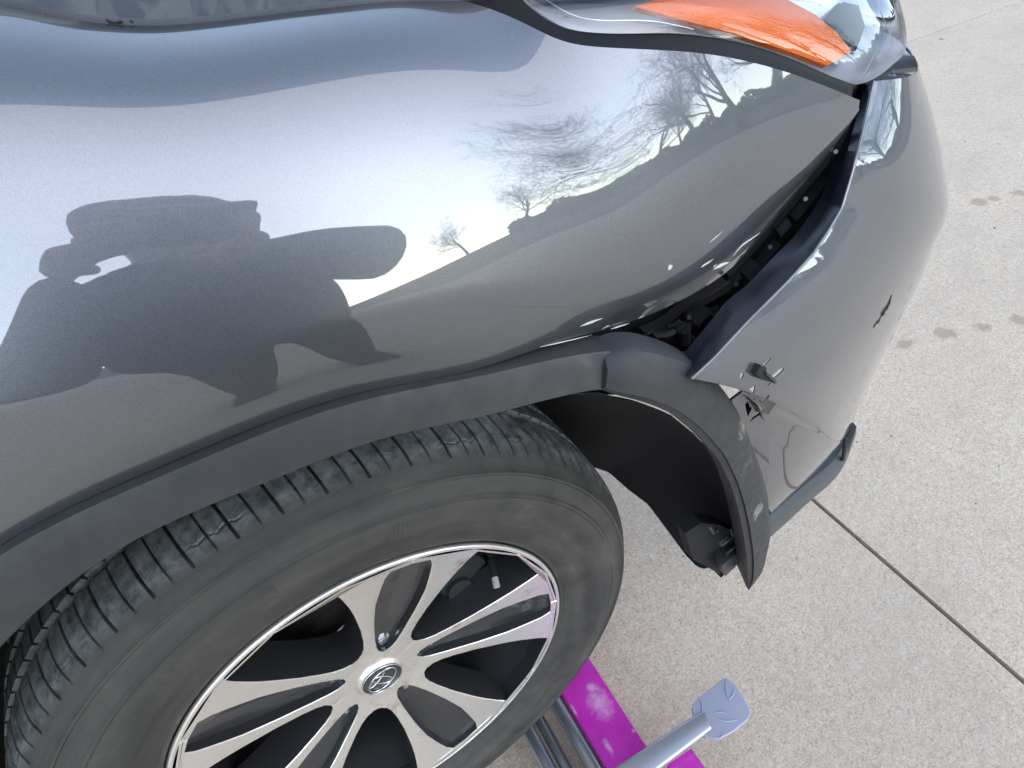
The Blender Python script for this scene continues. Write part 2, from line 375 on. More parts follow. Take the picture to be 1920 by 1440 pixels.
gr = MB()
for k in range(160):
    x, y = random.uniform(.25, 3.2), random.uniform(-.5, 2.6); q = random.uniform(.0008, .0024)*(1+.25*x)
    P = [np.array([x, y, 0])+q*np.array([random.uniform(.6, 1.3)*math.cos(a), random.uniform(.6, 1.3)*math.sin(a), 0]) for a in (0, 1.3, 2.6, 3.8, 5.1)]
    gr.add(P+[np.array([x, y, q*random.uniform(.6, 1.1)])], [(i, (i+1) % 5, 5) for i in range(5)])
tag(gr.build('grit', simple('grit', (.06, .05, .04), .9), smooth=False), 'tiny dark grit scattered over the pale concrete', None, None, 'stuff')
def tree_mesh(seed, h, spread):
    r = random.Random(seed); T = MB(); B = MB()
    def branch(p, d, L, rad, lev):
        n = 4 if lev < 3 else 3; P = [np.array(p)]; q = np.array(p); dd = np.array(d)
        for k in range(n):
            dd = nrm(dd+np.array([r.gauss(0, .13), r.gauss(0, .13), r.gauss(.03, .1)])); q = q+dd*L/n; P.append(q.copy())
        rr = np.linspace(rad, rad*.55, n+1)
        (T if lev == 0 else B).tube(P, rr, 7 if lev == 0 else (5 if lev < 3 else 3), cap=False)
        if lev >= 5: return
        nb = (7, 5, 5, 4, 4)[lev]
        for k in range(nb):
            t = r.uniform(.4 if lev == 0 else .25, 1) if k else 1; i = t*n; j = min(int(i), n-1); pp = P[j]*(1-(i-j))+P[j+1]*(i-j)
            ax = nrm(np.cross(dd, [r.gauss(0, 1), r.gauss(0, 1), r.gauss(0, 1)])); an = r.uniform(.35, 1.0)*spread
            nd = nrm(dd*math.cos(an)+ax*math.sin(an)+np.array([0, 0, .12]))
            branch(pp, nd, L*r.uniform(.5, .75), max(rad*.55*r.uniform(.6, 1)*(1-.3*t), .006), lev+1)
    branch((0, 0, -.2), (0, 0, 1), h*.42, h*.02, 0)
    return T, B
protos = []
def make_tree(i, loc, rot, sc, label, group):
    k = i % 3
    if len(protos) <= k:
        T, B = tree_mesh(11+k, 11, (1.0, 1.15, .9)[k]); t = thing('bare_tree', label, 'tree', (0, 0, 0), group=group)
        T.build('trunk', BARK, t, angle=180); B.build('crown', BARK, t, angle=180); protos.append(t)
    else:
        t = protos[k].copy(); link(t)
        for ch in protos[k].children: c = ch.copy(); link(c); c.parent = t
        t['label'] = label
    t.location = loc; t.rotation_euler = (0, 0, rot); t.scale = (sc, sc, sc); return t
TREES = []   # (azimuth clockwise from +y, distance, scale)
for az, di, sc in [(124, 21, 1.35), (133, 26, 1.2), (115, 24, 1.35), (141, 34, .95), (148, 42, .8), (106, 27, 1.4), (129, 36, 1.3), (97, 30, 1.4), (119, 33, 1.3), (137, 44, 1.0), (155, 50, .75)]: TREES.append((az, di, sc))
for i, (az, di, sc) in enumerate(TREES):
    make_tree(i, (di*math.sin(R(az)), di*math.cos(R(az)), gz(di, math.pi/2-R(az))), i*1.3, sc, 'bare leafless winter tree beyond the lot, mirrored in the grey fender', 'bare trees beyond the lot')
def brush_band(name, az0, az1, di, h, n, label, seed):
    r = random.Random(seed); V = []; F = []
    for k in range(n):
        a = R(r.uniform(az0, az1)); d = di*r.uniform(.92, 1.25); env = h*(.65+.35*math.sin(a*23+seed)*math.sin(a*57))
        z = r.random()**.8*env; s = r.uniform(.05, .22)*(1.3-z/h*.6)*(di/40)*(2.7 if di > 50 else 1.2)
        c = np.array([d*math.sin(a), d*math.cos(a), z+gz(d, math.pi/2-a)]); e = nrm(np.array([r.gauss(0, 1), r.gauss(0, 1), r.gauss(0, 1)])); f = nrm(np.cross(e, [r.gauss(0, 1), r.gauss(0, 1), 1.2]))
        b = len(V); V += [c-e*s-f*s*.4, c+e*s-f*s*.5, c+f*s*1.6]; F.append((b, b+1, b+2))
    o = mesh_obj(name, V, F, BUSH, None, smooth=False); return tag(o, label, None, None, 'stuff')
brush_band('brush_vegetation', 84, 150, 40, 2.4, 16000, 'low leafless brush along the far edge of the field', 3)
brush_band('hood_mirror_woods', -100, 78, 55, 27, 110000, 'unseen wood beyond the car, made tall and dense to mirror dark in the hood', 5)  # out of view; height and density set so the hood mirrors dark

# ------------------------------------------------------------------ the car
car = thing('damaged_car', 'grey metallic car with a torn front bumper and broken wheel arch trim', 'car')
def surf_at(G, x, y, deeper=0.0):          # point of a gridded surface seen at a photograph position
    P = G.reshape(-1, 3); q = P-CAM; w = q@AX_F; sx = 960+FPX*(q@AX_R)/w; sy = 720-FPX*(q@AX_U)/w
    d = (sx-x)**2+(sy-y)**2; k = np.argsort(d)[:6]; wt = 1/(d[k]+.5); dep = (w[k]*wt).sum()/wt.sum()
    return CAM+ray(x, y)*(dep+deeper)

# fender -----------------------------------------------------------
def PX(P): q = np.asarray(P, float)-CAM; w = q@AX_F; return (960+FPX*(q@AX_R)/w, 720-FPX*(q@AX_U)/w)
FEN = [  # crease point, lower-edge point, mark on the top edge, slope of the panel from crease to top (normal elevation, degrees)
 ((-.62, -.02, 1.05), (-.50, -.02, .52), PX((-.50, .18, 1.22)), (14.5, 22, 31, 68, 83)),
 ((-.30, -.022, 1.04), (-.34, -.02, .803), PX((-.19, .17, 1.205)), (14.5, 22, 31, 68, 83)),
 (U(0, 770, -.025), U(0, 1022, -.02), (15, -4), (14.5, 22, 31, 68, 83)),
 (U(350, 690, -.025), U(330, 862, -.02), (280, 31), (14.5, 22, 31, 68, 83)),
 (U(640, 600, -.025), U(640, 745, -.02), (600, 0), (16.5, 22, 31, 66, 82)),
 (U(900, 540, -.024), U(900, 690, -.02), (860, -2), (15.8, 20, 29, 58, 75)),
 (U(1040, 525, -.023), U(1030, 646, -.018), (985, 44), (13, 18, 24, 40, 56)),
 (U(1150, 515, -.021), U(1120, 622, -.014), (1060, 80), (7, 15.5, 20, 28, 40)),
 (U(1245, 501, -.018), U(1237, 582, -.006), (1150, 90), (3, 11, 16, 22, 30)),
 (U(1329, 456, -.012), U(1344, 524, .008), (1260, 95), (1, 8, 14, 18, 24)),
 (U(1444, 356, .0), U(1446, 420, .028), (1380, 110), (3, 8, 13, 17, 20)),
 (U(1520, 299, .009), U(1532, 318, .033), (1470, 133), (5, 8, 11, 13, 15)),
 (U(1577, 245, .017), U(1574, 263, .034), (1550, 162), (8, 9, 11, 12, 13)),
 (U(1610, 203, .024), U(1611, 207, .028), (1612, 188), (9, 10, 11, 12, 12))]
def fender_grid(nu=340, nv=64, nl=12):
    cr = np.array([f[0] for f in FEN], float); lo = np.array([f[1] for f in FEN], float); tp = np.array([f[2] for f in FEN], float)
    ph = np.radians(np.array([f[3] for f in FEN], float))
    s = np.r_[0, np.cumsum(np.linalg.norm(np.diff(cr, axis=0), axis=1))]; q = np.linspace(0, s[-1], nu)
    C_, L_, T_, P_ = (gsmooth(spline_eval(s, A, q), sg) for A, sg in ((cr, 5), (lo, 2.5), (tp, 4), (ph, 10)))
    tv = np.linspace(0, 1, nv); up = np.zeros((nu, nv, 3))
    for i in range(nu):
        f = spline_eval(np.linspace(0, 1, 5), P_[i], tv)[:, 0]; dt = tv[1]
        sy = np.r_[0, np.cumsum((np.sin(f[1:])+np.sin(f[:-1]))/2*dt)]; sz = np.r_[0, np.cumsum((np.cos(f[1:])+np.cos(f[:-1]))/2*dt)]
        d = ray(*T_[i]); A = np.array([[sy[-1], -d[1]], [sz[-1], -d[2]]]); l, k = np.linalg.solve(A, (CAM-C_[i])[1:])
        ax = CAM[0]+k*d[0]-C_[i][0]
        up[i] = C_[i]+np.stack([ax*tv, l*sy, l*sz], 1)
    up = gsmooth(up, 3); C_, T_ = up[:, 0], up[:, -1]
    ln = np.linalg.norm(T_-C_, axis=1, keepdims=True)
    tl = np.linspace(0, 1, nl)[None, :, None]; low = L_[:, None]*(1-tl)+C_[:, None]*tl
    low[:, :, 1] -= (.004*np.sin(np.pi*tl[..., 0]))*np.clip(ln/.1, 0, 1)
    G = np.concatenate([low[:, :-1], up], 1); k = nl-1
    for it in range(1):
        H = G.copy(); H[:, k-3:k+4] = .25*G[:, k-4:k+3]+.5*G[:, k-3:k+4]+.25*G[:, k-2:k+5]; G = H
    return G, C_, L_, T_
FG, FC, FL, FT = fender_grid()
inw = np.array([.0, .022, .004]); low_ret = np.stack([FL+inw*.5+[0, 0, -.001], FL+inw], 1)[:, ::-1]
top_ret = np.stack([FT+[0, .001, -.006], FT+[0, .004, -.02]], 1)
mb = MB().grid(np.concatenate([low_ret, FG, top_ret], 1), flip=True)
fender = mb.build('fender', PAINT, car, angle=60)

# hood -------------------------------------------------------------
he = curve([surf_at(FG, x, y, -.010) for x, y in ((-230, -48), (-120, -28), (20, 0), (110, 20), (200, 32), (280, 36), (380, 30), (450, 23), (540, 12), (640, 1), (760, -10), (880, -22))], 60)
he = np.concatenate([he, curve([he[-1], he[-1]+[.12, .01, -.02], he[-1]+[.3, .06, -.06]], 8)[1:]])
he = gsmooth(he, 1.5)
rows = [he+[0, .012, -.016], he+[0, .002, -.004], he, he+[0, .012, .0002], he+[0, .04, .0008], he+[0, .12, .003], he+[0, .35, .014], he+[0, .7, .024], he+[0, 1.1, .02], he+[0, 1.5, .0]]
hood = MB().grid(np.stack(rows, 1), flip=True).build('hood', PAINT, car, angle=30)

# headlight ---------------------------------------------------------
LB = [surf_at(FG, x, y, .012) for x, y in ((960, -30), (985, 0), (1020, 30), (1060, 52), (1100, 60), (1250, 62), (1350, 72), (1450, 97), (1540, 135), (1600, 158))]+[U(1640, 147, .048), U(1680, 116, .08)]
e = U(1692, 82, .125); LB += [e, e+[.012, .05, .006], e+[0, .12, .012]]
LT = [U(985, -60, .15), U(1010, -75, .155), U(1050, -90, .155), U(1110, -105, .15), U(1180, -115, .145), U(1300, -125, .135), U(1390, -130, .125), U(1470, -130, .12), U(1540, -122, .118), U(1590, -110, .12), U(1630, -95, .135), U(1665, -70, .155)]
e2 = U(1682, -40, .18); LT += [e2, e2+[.01, .05, 0], e2+[0, .12, 0]]
phl = np.radians([[45, 66]]*3+[[36, 64], [28, 60], [20, 50], [16, 42], [14, 38], [13, 36], [13, 36], [13, 36], [12, 36], [12, 36], [12, 36], [12, 36]])
def lens_grid(nu=120, nv=36):
    L = np.array(LB); T = np.array(LT); s = np.r_[0, np.cumsum(np.linalg.norm(np.diff(L, axis=0), axis=1))]; q = np.linspace(0, s[-1], nu)
    L_, T_, P_ = (gsmooth(spline_eval(s, A, q), sg) for A, sg in ((L, .8), (T, 5), (phl, 6)))
    ch = T_-L_; ln = np.linalg.norm(ch, axis=1, keepdims=True); hor = nrm(ch*[1, 1, 0])
    f = lambda p: nrm(hor*np.sin(p)[:, None]+np.array([0, 0, 1.])*np.cos(p)[:, None])
    return bez(L_, L_+f(P_[:, 0])*ln*.34, T_-f(P_[:, 1])*ln*.34, T_, np.linspace(0, 1, nv))
LG = lens_grid()
headlight = MB().grid(LG, flip=False).build('headlight', LENS, car, angle=180)
cen = LG.reshape(-1, 3).mean(0)
HG = LG.copy(); nu_, nv_ = LG.shape[:2]
un = np.linspace(0, 1, nu_)[:, None]; vn = np.linspace(0, 1, nv_)[None, :]
dep = .016+.035*np.sin(np.pi*np.clip(un*1.05, 0, 1))*np.clip(vn*3, 0, 1)
step = .008*np.floor(vn*5+un*1.5) + .006*np.floor(un*9-vn*2)%2*.004
DI = nrm(np.array([-.45, .8, -.35])); HG = LG+(dep+step*.6)[..., None]*DI
MB().grid(HG, flip=True).build('reflector_bowl', SILVER, headlight, angle=25)
# rim wall between lens edge and bowl
MB().grid(np.stack([LG[:, 0], HG[:, 0]], 1)).build('lens_rim', SILVER, headlight)
def patch_on(G, loop, deeper, th, name, mat, parent, label=None):
    P = [surf_at(G, x, y, deeper) for x, y in loop]; n = np.zeros(3)
    for i in range(len(P)): n += np.cross(P[i]-P[0], P[(i+1) % len(P)]-P[0])
    n = nrm(n); n = n if n@(CAM-P[0]) > 0 else -n
    return MB().plate([P], n, th).build(name, mat, parent, label, smooth=False, recalc=True)
patch_on(LG, [(1190, 12), (1240, -4), (1320, -16), (1400, -18), (1460, -10), (1530, 28), (1570, 62), (1597, 96), (1551, 123), (1500, 104), (1440, 83), (1380, 63), (1290, 40)], .012, .006, 'amber_reflector', AMBER, headlight)
patch_on(LG, [(1545, 35), (1575, 2), (1610, 10), (1622, 50), (1605, 95), (1600, 95), (1575, 64)], .02, .004, 'dark_bezel', GLOSSB, headlight)
for pts in ([(1010, -10), (1080, 30), (1200, 38), (1300, 55)], [(1612, 150), (1640, 125), (1665, 95), (1668, 60), (1650, 20)], [(1620, 140), (1650, 80), (1640, 30)]):
    P = curve([surf_at(LG, x, y, .012) for x, y in pts], 16); MB().tube(P, .0005, 6).build('reflector_rib', SILVER, headlight)
# black gasket between fender and lens
def to_px(P): q = np.asarray(P)-CAM; w = q@AX_F; return np.stack([960+FPX*(q@AX_R)/w, 720-FPX*(q@AX_U)/w], 1)
fpx = to_px(FT); i0 = int(np.argmin(np.abs(fpx[:, 0]-880)+1e3*(fpx[:, 1] > 400)))
go = curve(FT[i0:-2], 120, smooth=False); gask_in = curve(np.array(LB[:10]), 120)
gd = nrm(go-CAM)
G = np.stack([go+gd*.02+[0, 0, -.012], go+gd*.006+[0, 0, -.002], go*.6+gask_in*.4+nrm(gask_in-CAM)*.004, go*.15+gask_in*.85+nrm(gask_in-CAM)*.001, gask_in+nrm(gask_in-CAM)*.003, gask_in+gd*.02], 1)
MB().grid(G, flip=True).build('headlight_gasket', GLOSSB, car, angle=50)

# front bumper --------------------------------------------------------
BE = [(U(1637, 152, .064), (1714, 105), .155), (U(1622, 225, .036), (1746, 200), .125), (U(1605, 300, .008), (1766, 290), .098), (U(1578, 390, -.006), (1788, 390), .09), (U(1552, 435, -.016), (1767, 410), .088), (U(1525, 475, -.025), (1757, 445), .087),
      (U(1470, 535, -.040), (1735, 510), .086), (U(1400, 605, -.056), (1690, 600), .085), (U(1340, 670, -.070), (1640, 700), .084), (U(1296, 711, -.079), (1608, 770), .082)]
BE2 = [(U(1350, 712, -.07), (1597, 797), .085), (U(1395, 736, -.055), (1580, 825), .078), (U(1422, 762, -.042), (1552, 858), .066), (U(1436, 800, -.03), (1525, 888), .052), (U(1436, 850, -.02), (1495, 917), .036), (U(1436, 900, -.012), (1468, 942), .022), (U(1438, 950, -.005), (1446, 962), .012)]
allE = BE+BE2
S3 = np.array([U(s[0], s[1], yy) for _, s, yy in allE]); E3 = np.array([b[0] for b in allE])
sE = np.r_[0, np.cumsum(np.linalg.norm(np.diff(E3, axis=0), axis=1))]
def bumper_grid():
    q = np.unique(np.concatenate([np.linspace(sE[i], sE[i+1], max(3, int(round((sE[i+1]-sE[i])/.006)))) for i in range(len(sE)-1)]))
    E_ = np.stack([np.interp(q, sE, E3[:, k]) for k in range(3)], 1); E_[:, 1] = gsmooth(E_[:, 1], 2)
    S_ = np.stack([np.interp(q, sE, S3[:, k]) for k in range(3)], 1); S_ = gsmooth(S_, 1.2)
    ts = gsmooth(np.gradient(S_, axis=0), 4); ts = nrm(ts); d = nrm(S_-CAM)
    tz = np.where(np.abs(ts[:, 2]) < .25, -.25, ts[:, 2])
    h = nrm((d-ts*(d[:, 2]/tz)[:, None])*[1, 1, 0]); h[:, 1] = np.maximum(h[:, 1], .2); h = nrm(gsmooth(h, 4))
    L = np.linalg.norm(S_-E_, axis=1, keepdims=True)
    k = np.clip(np.linspace(0, 1, len(q))*1.0, 0, 1)[:, None]
    low = np.clip((q-sE[len(BE)-1])/(sE[len(BE)+1]-sE[len(BE)-1]), 0, 1)[:, None]      # rows that end on the lip are nearly straight
    dr = nrm(S_-E_); h = nrm(h*(1-low)+nrm(dr+[.0, .25, 0])*low)
    TE = nrm(np.concatenate([np.full((len(q), 1), .95), np.full((len(q), 1), -.10), (S_-E_)[:, 2:]/np.maximum(L, 1e-3)], 1))
    TE = nrm(TE*(1-low)+nrm(dr+[0, -.12, 0])*low)
    A = bez(E_, E_+TE*L*.36, S_-h*L*.30+(S_-E_)*[0, 0, -.12]*(1-low), S_, np.linspace(0, 1, 40))
    # beyond the silhouette: round the corner on to the front of the car
    W = np.clip(1-(sE[-1]-q)/.05, 0, 1)[:, None]*0
    zf = .43+(S_[:, 2]-.3)*.78; Bm = np.stack([S_[:, 0]+.13, S_[:, 1]+.32, zf], 1); Bf = np.stack([np.full(len(q), 1.06), np.full(len(q), .95), zf], 1)
    Bp = bez(S_, S_+h*.10, Bm-np.array([.04, .12, 0]), Bm, np.linspace(0, 1, 14))[:, 1:]
    Bq = (Bm[:, None]*(1-np.linspace(0, 1, 6)[None, 1:, None])+Bf[:, None]*np.linspace(0, 1, 6)[None, 1:, None])
    Z = np.concatenate([A, Bp, Bq], 1); w = np.clip((np.arange(Z.shape[1])-1)/10, 0, 1)[None, :, None]
    Zs = gsmooth(Z.reshape(len(q), -1), 3).reshape(Z.shape); return Z*(1-w)+Zs*w, q
BG, bq = bumper_grid()
# sharp-lipped styling creases pressed into the skin
def crease(G, pts, depth, width):
    P = to_px(G.reshape(-1, 3)).reshape(G.shape[0], G.shape[1], 2); pts = np.asarray(pts, float); D = np.full(G.shape[:2], 1e9); SG = np.zeros(G.shape[:2])
    for a, b in zip(pts[:-1], pts[1:]):
        ab = b-a; t = np.clip(((P-a)@ab)/(ab@ab), 0, 1); dv = P-(a+t[..., None]*ab); dd = np.linalg.norm(dv, axis=2)
        sg = np.sign(dv[..., 0]*ab[1]-dv[..., 1]*ab[0]); m = dd < D; D = np.where(m, dd, D); SG = np.where(m, sg, SG)
    return D, SG
N = np.zeros_like(BG); N[...] = nrm(np.cross(np.gradient(BG, axis=1), np.gradient(BG, axis=0))); N *= np.sign((N*(CAM-BG)).sum(2))[..., None]
D1, G1 = crease(BG, [(1640, 292), (1660, 296), (1715, 262), (1738, 225), (1736, 165), (1725, 120)], 0, 0)
bn = MB().grid(BG[:, :59])
def thick(G, t):                           # closed shell from a grid
    Nn = nrm(np.cross(np.gradient(G, axis=1), np.gradient(G, axis=0))); Nn *= np.sign((Nn[:, :40]*(CAM-G[:, :40])).sum(2).mean()); In = G-Nn*t
    m = MB(); nu, nv = G.shape[:2]; m.grid(G); b = len(m.V); m.grid(In, flip=True)
    ring = [i*nv for i in range(nu)]+[(nu-1)*nv+j for j in range(1, nv)]+[i*nv+nv-1 for i in range(nu-2, -1, -1)]+[j for j in range(nv-2, 0, -1)]
    for i in range(len(ring)): a, c = ring[i], ring[(i+1) % len(ring)]; m.F.append((a, a+b, c+b, c)); m.M.append(0)
    return m
def z4(x, y): return (1300+x*.15278, 640+y*.15278)
HOLES = [[(960, 430), (1050, 345), (1125, 320), (1085, 375), (1010, 440)], [(855, 292), (940, 200), (962, 200), (880, 296)], [(680, 595), (760, 540), (742, 640)], [(905, 535), (935, 490), (952, 500), (918, 542)],
         [(568, 440), (585, 395), (612, 382), (622, 405), (598, 455), (580, 462)], [(872, 730), (895, 680), (925, 656), (935, 672), (905, 720), (885, 738)]]
def bumper_skin():
    me = bpy.data.meshes.new('front_bumper'); m = MB().grid(BG); nj = BG.shape[1]-1
    keep_f = [f for k, f in enumerate(m.F) if not (bq[k//nj] > sE[8] and k % nj >= 40)]      # the open lower grille is left out of the skin
    me.from_pydata([tuple(v) for v in m.V], [], keep_f)
    bm = bmesh.new(); bm.from_mesh(me); bmesh.ops.recalc_face_normals(bm, faces=bm.faces)
    for h in HOLES:                        # each slot is cut out of the skin, straight through
        P = [surf_at(BG[:, :40], *z4(*p)) for p in h]; c = sum(P)/len(P); rad = max(np.linalg.norm(p-c) for p in P)+.012
        n = nrm(CAM-c); planes = []
        for i in range(len(P)):
            e = nrm(np.cross(n, P[(i+1) % len(P)]-P[i])); e = e if e@(c-P[i]) > 0 else -e; planes.append((P[i], e))
        for p0, e in planes:
            fs = [f for f in bm.faces if (f.calc_center_median()-Vector(c)).length < rad]
            geo = list({x for f in fs for x in list(f.verts)+list(f.edges)})+fs
            bmesh.ops.bisect_plane(bm, geom=geo, plane_co=Vector(p0), plane_no=Vector(e), dist=1e-7)
        kill = [f for f in bm.faces if (f.calc_center_median()-Vector(c)).length < rad and all((np.array(f.calc_center_median())-p0)@e > 0 for p0, e in planes)]
        bmesh.ops.delete(bm, geom=kill, context='FACES')
    # outside faces the viewer
    f = min(bm.faces, key=lambda f: (f.calc_center_median()-Vector(BG[len(BG)//3, 20])).length)
    if f.normal.dot(Vector(CAM)-f.calc_center_median()) < 0: bmesh.ops.reverse_faces(bm, faces=bm.faces)
    bm.to_mesh(me); bm.free(); me.materials.append(BPAINT)
    me.polygons.foreach_set('use_smooth', np.ones(len(me.polygons), bool))
    o = link(bpy.data.objects.new('front_bumper', me)); o.parent = car
    md = o.modifiers.new('thickness', 'SOLIDIFY'); md.thickness = .0012; md.offset = -1
    dg = bpy.context.evaluated_depsgraph_get(); new = bpy.data.meshes.new_from_object(o.evaluated_get(dg)); o.modifiers.clear(); o.data = new; new.set_sharp_from_angle(angle=R(40)); return o
bumper = bumper_skin()
MB().grid(np.stack([BG[0, :46], BG[0, :46]+[-.001, .001, -.003], BG[0, :46]+[-.012, .02, -.008], BG[0, :46]+[-.02, .07, -.012]], 1)).build('bumper_top_flange', BPAINT, car, angle=50)
# edge flange turned in behind the torn edge, and the rounded bright edge itself
ce = np.array([b[0] for b in BE]); ce = np.stack([np.interp(np.linspace(0, 1, 140), np.linspace(0, 1, 140), curve(ce, 140, smooth=False)[:, k]) for k in range(3)], 1); ce[:, 1] = gsmooth(ce[:, 1], 3)
px = to_px(ce); off = np.interp(np.linspace(0, 1, 140), [0, .1, .3, .62, .72, .8, .93, 1], [16, 17, 22, 30, 28, 34, 26, 20])
tn = np.gradient(px, axis=0); tn /= np.linalg.norm(tn, axis=1, keepdims=True); nn = np.stack([tn[:, 1], -tn[:, 0]], 1); nn *= np.sign(-nn[:, :1])
fi = np.array([U(px[i, 0]+nn[i, 0]*off[i], px[i, 1]+nn[i, 1]*off[i], ce[i, 1]+.022) for i in range(140)]); fi = gsmooth(fi, 1)
mid = (ce+fi)/2+[-.002, .004, 0]
MB().grid(np.stack([ce, mid, fi, fi+[.01, .02, -.004]], 1)).build('bumper_flange', simple('flange_plastic', (.022, .024, .034), .3), car, angle=40)
MB().tube(ce, .0017, 8).build('bumper_edge', PAINT, car, angle=60)

# bumper bracket, clip, lower lip, crack ----------------------------------
BGv = BG[:, :40]
def px_plate(pts, deeper, th, name, mat, parent, label=None):
    return patch_on(BGv, [z4(*p) for p in pts], deeper, th, name, mat, parent, label)
px_plate([(600, 612), (700, 655), (790, 730), (850, 820), (890, 910), (912, 1002), (880, 960), (840, 860), (770, 750), (690, 690), (590, 640)], -.012, .003, 'arch_edge_rim', BPAINT, bumper)
px_plate([(770, 400), (832, 290), (902, 322), (892, 372), (960, 430), (1012, 470), (1000, 522), (950, 500), (842, 470)], -.012, .008, 'broken_clip', VOID, bumper, 'broken black clip')
px_plate([(895, 372), (960, 420), (1018, 475), (1026, 520), (1000, 505), (930, 440), (892, 405)], -.016, .004, 'clip_tongue', DGREY, bumper)
px_plate([(862, 640), (1030, 535), (1110, 545), (1100, 600), (1020, 760), (915, 905), (880, 820), (840, 740)], .0008, .0035, 'bracket_pad', BPAINT, bumper)
# lower plate of the bracket, with slots
LPo = [(470, 720), (600, 622), (690, 680), (770, 750), (840, 870), (880, 960), (912, 1010), (925, 1200), (930, 1500), (900, 1800), (760, 1800), (640, 1400), (560, 1100)]
LPh = [[(634, 775), (682, 722), (718, 825), (668, 930)], [(684, 995), (740, 915), (810, 858), (828, 890), (700, 985)], [(700, 748), (728, 716), (736, 728)], [(790, 1360), (840, 1332), (800, 1372)]]
LPY = lambda p: U(*z4(*p), -.035)
mbp = MB().plate([[LPY(p) for p in l] for l in [LPo]+LPh[:3]], (0, -1, 0), .003); mbp.build('bumper_bracket', BPAINT, car, smooth=False, recalc=True)
MB().plate([[U(*z4(*p), .0) for p in [(628, 770), (684, 716), (722, 830), (666, 940)]]], (0, -1, 0), .003).build('bracket_backing', VOID, car, smooth=False)
# lower black lip of the bumper, running behind the torn arch trim
lt = curve([U(1601, 788, .095), U(1585, 830, .09), U(1520, 900, .055), U(1446, 962, .018), U(1400, 1003, -.005), U(1352, 1050, -.03)], 40)
lm = curve([U(1606, 800, .09), U(1588, 850, .08), U(1526, 915, .045), U(1446, 985, .006), U(1400, 1022, -.014), U(1354, 1060, -.04)], 40)
lbm = curve([U(1603, 820, .098), U(1585, 868, .085), U(1530, 930, .052), U(1446, 1006, .010), U(1400, 1044, -.012), U(1360, 1081, -.036)], 40)
Gl = np.stack([lt+[.01, .03, -.004], lt, lt*.5+lm*.5+[0, .006, 0], lm, lm*.45+lbm*.55+[-.001, -.002, 0], lbm, lbm+[.004, .04, -.004]], 1)
lip = MB().grid(Gl); b = len(lip.V); lip.add(list(Gl[-1]), [tuple(range(7))]); lip.add(list(Gl[0]), [tuple(range(7))]); lip.build('lower_lip', simple('lip_plastic', (.05, .053, .056), .38), car, angle=40, recalc=True)
MB().tube([U(1586, 818, .086), U(1583, 842, .078), U(1580, 862, .076)], .0035, 6).build('lip_seam', VOID, car)
cr = [(1672, 553), (1664, 572), (1657, 584), (1650, 598), (1643, 605), (1638, 612)]
P = curve([surf_at(BGv, *p, -.0005) for p in cr], 24); P += rng.normal(0, .0012, P.shape)*[1, 0, 1]
MB().tube(P, np.interp(np.linspace(0, 1, 24), [0, .2, .5, .6, .8, 1], [.0008, .0022, .0026, .0012, .0022, .0006]), 5).build('crack', VOID, bumper, 'dark crack in the skin')

# wheel-arch trim, whole part ---------------------------------------------
up = curve([(-.49, -.02, .45), (-.455, -.02, .63), (-.34, -.02, .803), U(0, 1024, -.02), U(330, 864, -.02), U(640, 747, -.02), U(900, 692, -.02), U(1050, 659, -.024), U(1130, 648, -.03), U(1190, 646, -.036)], 120)
lo = curve([(-.446, -.03, .45), (-.415, -.03, .61), (-.325, -.03, .755), U(0, 1200, -.03), U(250, 1000, -.03), U(500, 890, -.03), U(700, 815, -.03), U(900, 770, -.03), U(1050, 733, -.034), U(1135, 722, -.04), U(1200, 740, -.043)], 120)
ax0 = np.array([0, 0, HUBZ]); rad = lambda P: nrm((P-ax0)*[1, 0, 1])
Ga = np.stack([up+[0, .02, 0]-rad(up)*.002, up+[0, .0, 0], up+[0, -.0085, 0]-rad(up)*.0006, up+[0, -.0095, 0]-rad(up)*.002, up*.55+lo*.45+[0, -.0095, 0], lo+[0, -.0095, 0]+rad(lo)*.002, lo+[0, -.008, 0]+rad(lo)*.0005, lo+[0, .002, 0], lo+[0, .03, 0]+rad(lo)*.001, lo+[0, .045, 0]+rad(lo)*.006], 1)
MB().grid(Ga).build('wheel_arch_trim', CLAD, car, angle=22)
# torn front piece, bent outwards
fo = curve([U(1136, 671, -.042), U(1160, 657, -.046), U(1200, 650, -.051), U(1241, 659, -.060), U(1293, 677, -.062), U(1340, 708, -.060), U(1370, 745, -.058), U(1396, 786, -.055), U(1414, 836, -.052), U(1430, 879, -.048), U(1443, 932, -.044), U(1447, 1006, -.04), U(1436, 1054, -.042), U(1404, 1106, -.048)], 90, smooth=False)
fi2 = curve([U(1129, 733, -.049), U(1146, 742, -.054), U(1180, 748, -.060), U(1207, 755, -.068), U(1258, 776, -.072), U(1301, 811, -.072), U(1344, 858, -.07), U(1370, 910, -.067), U(1383, 953, -.064), U(1392, 996, -.062), U(1398, 1030, -.06), U(1401, 1060, -.056), U(1402, 1085, -.052), U(1403, 1104, -.049)], 90, smooth=False)
fo, fi2 = gsmooth(fo, 1.5), gsmooth(fi2, 1.5)
ro = nrm(fo-fi2+1e-6); wdt = np.linalg.norm(fo-fi2, axis=1, keepdims=True); sc = np.clip(wdt/.04, 0, 1)
Gt = np.stack([fo+np.array([0, .028, 0])*sc+ro*.001, fo+np.array([0, .006, 0])*sc, fo-ro*.003*sc, fo*.72+fi2*.28+np.array([0, -.006, 0])*sc, fo*.4+fi2*.6+np.array([0, -.006, 0])*sc, fi2*.84+fo*.16+np.array([0, -.006, 0])*sc, fi2*.8+fo*.2+np.array([0, -.004, 0])*sc, fi2+ro*.001, fi2+np.array([0, .004, 0])*sc, fi2+np.array([0, .026, 0])*sc+ro*.004*sc], 1)
Gt[:, :7] += (rng.normal(0, 1, (90, 1, 1))*.0)
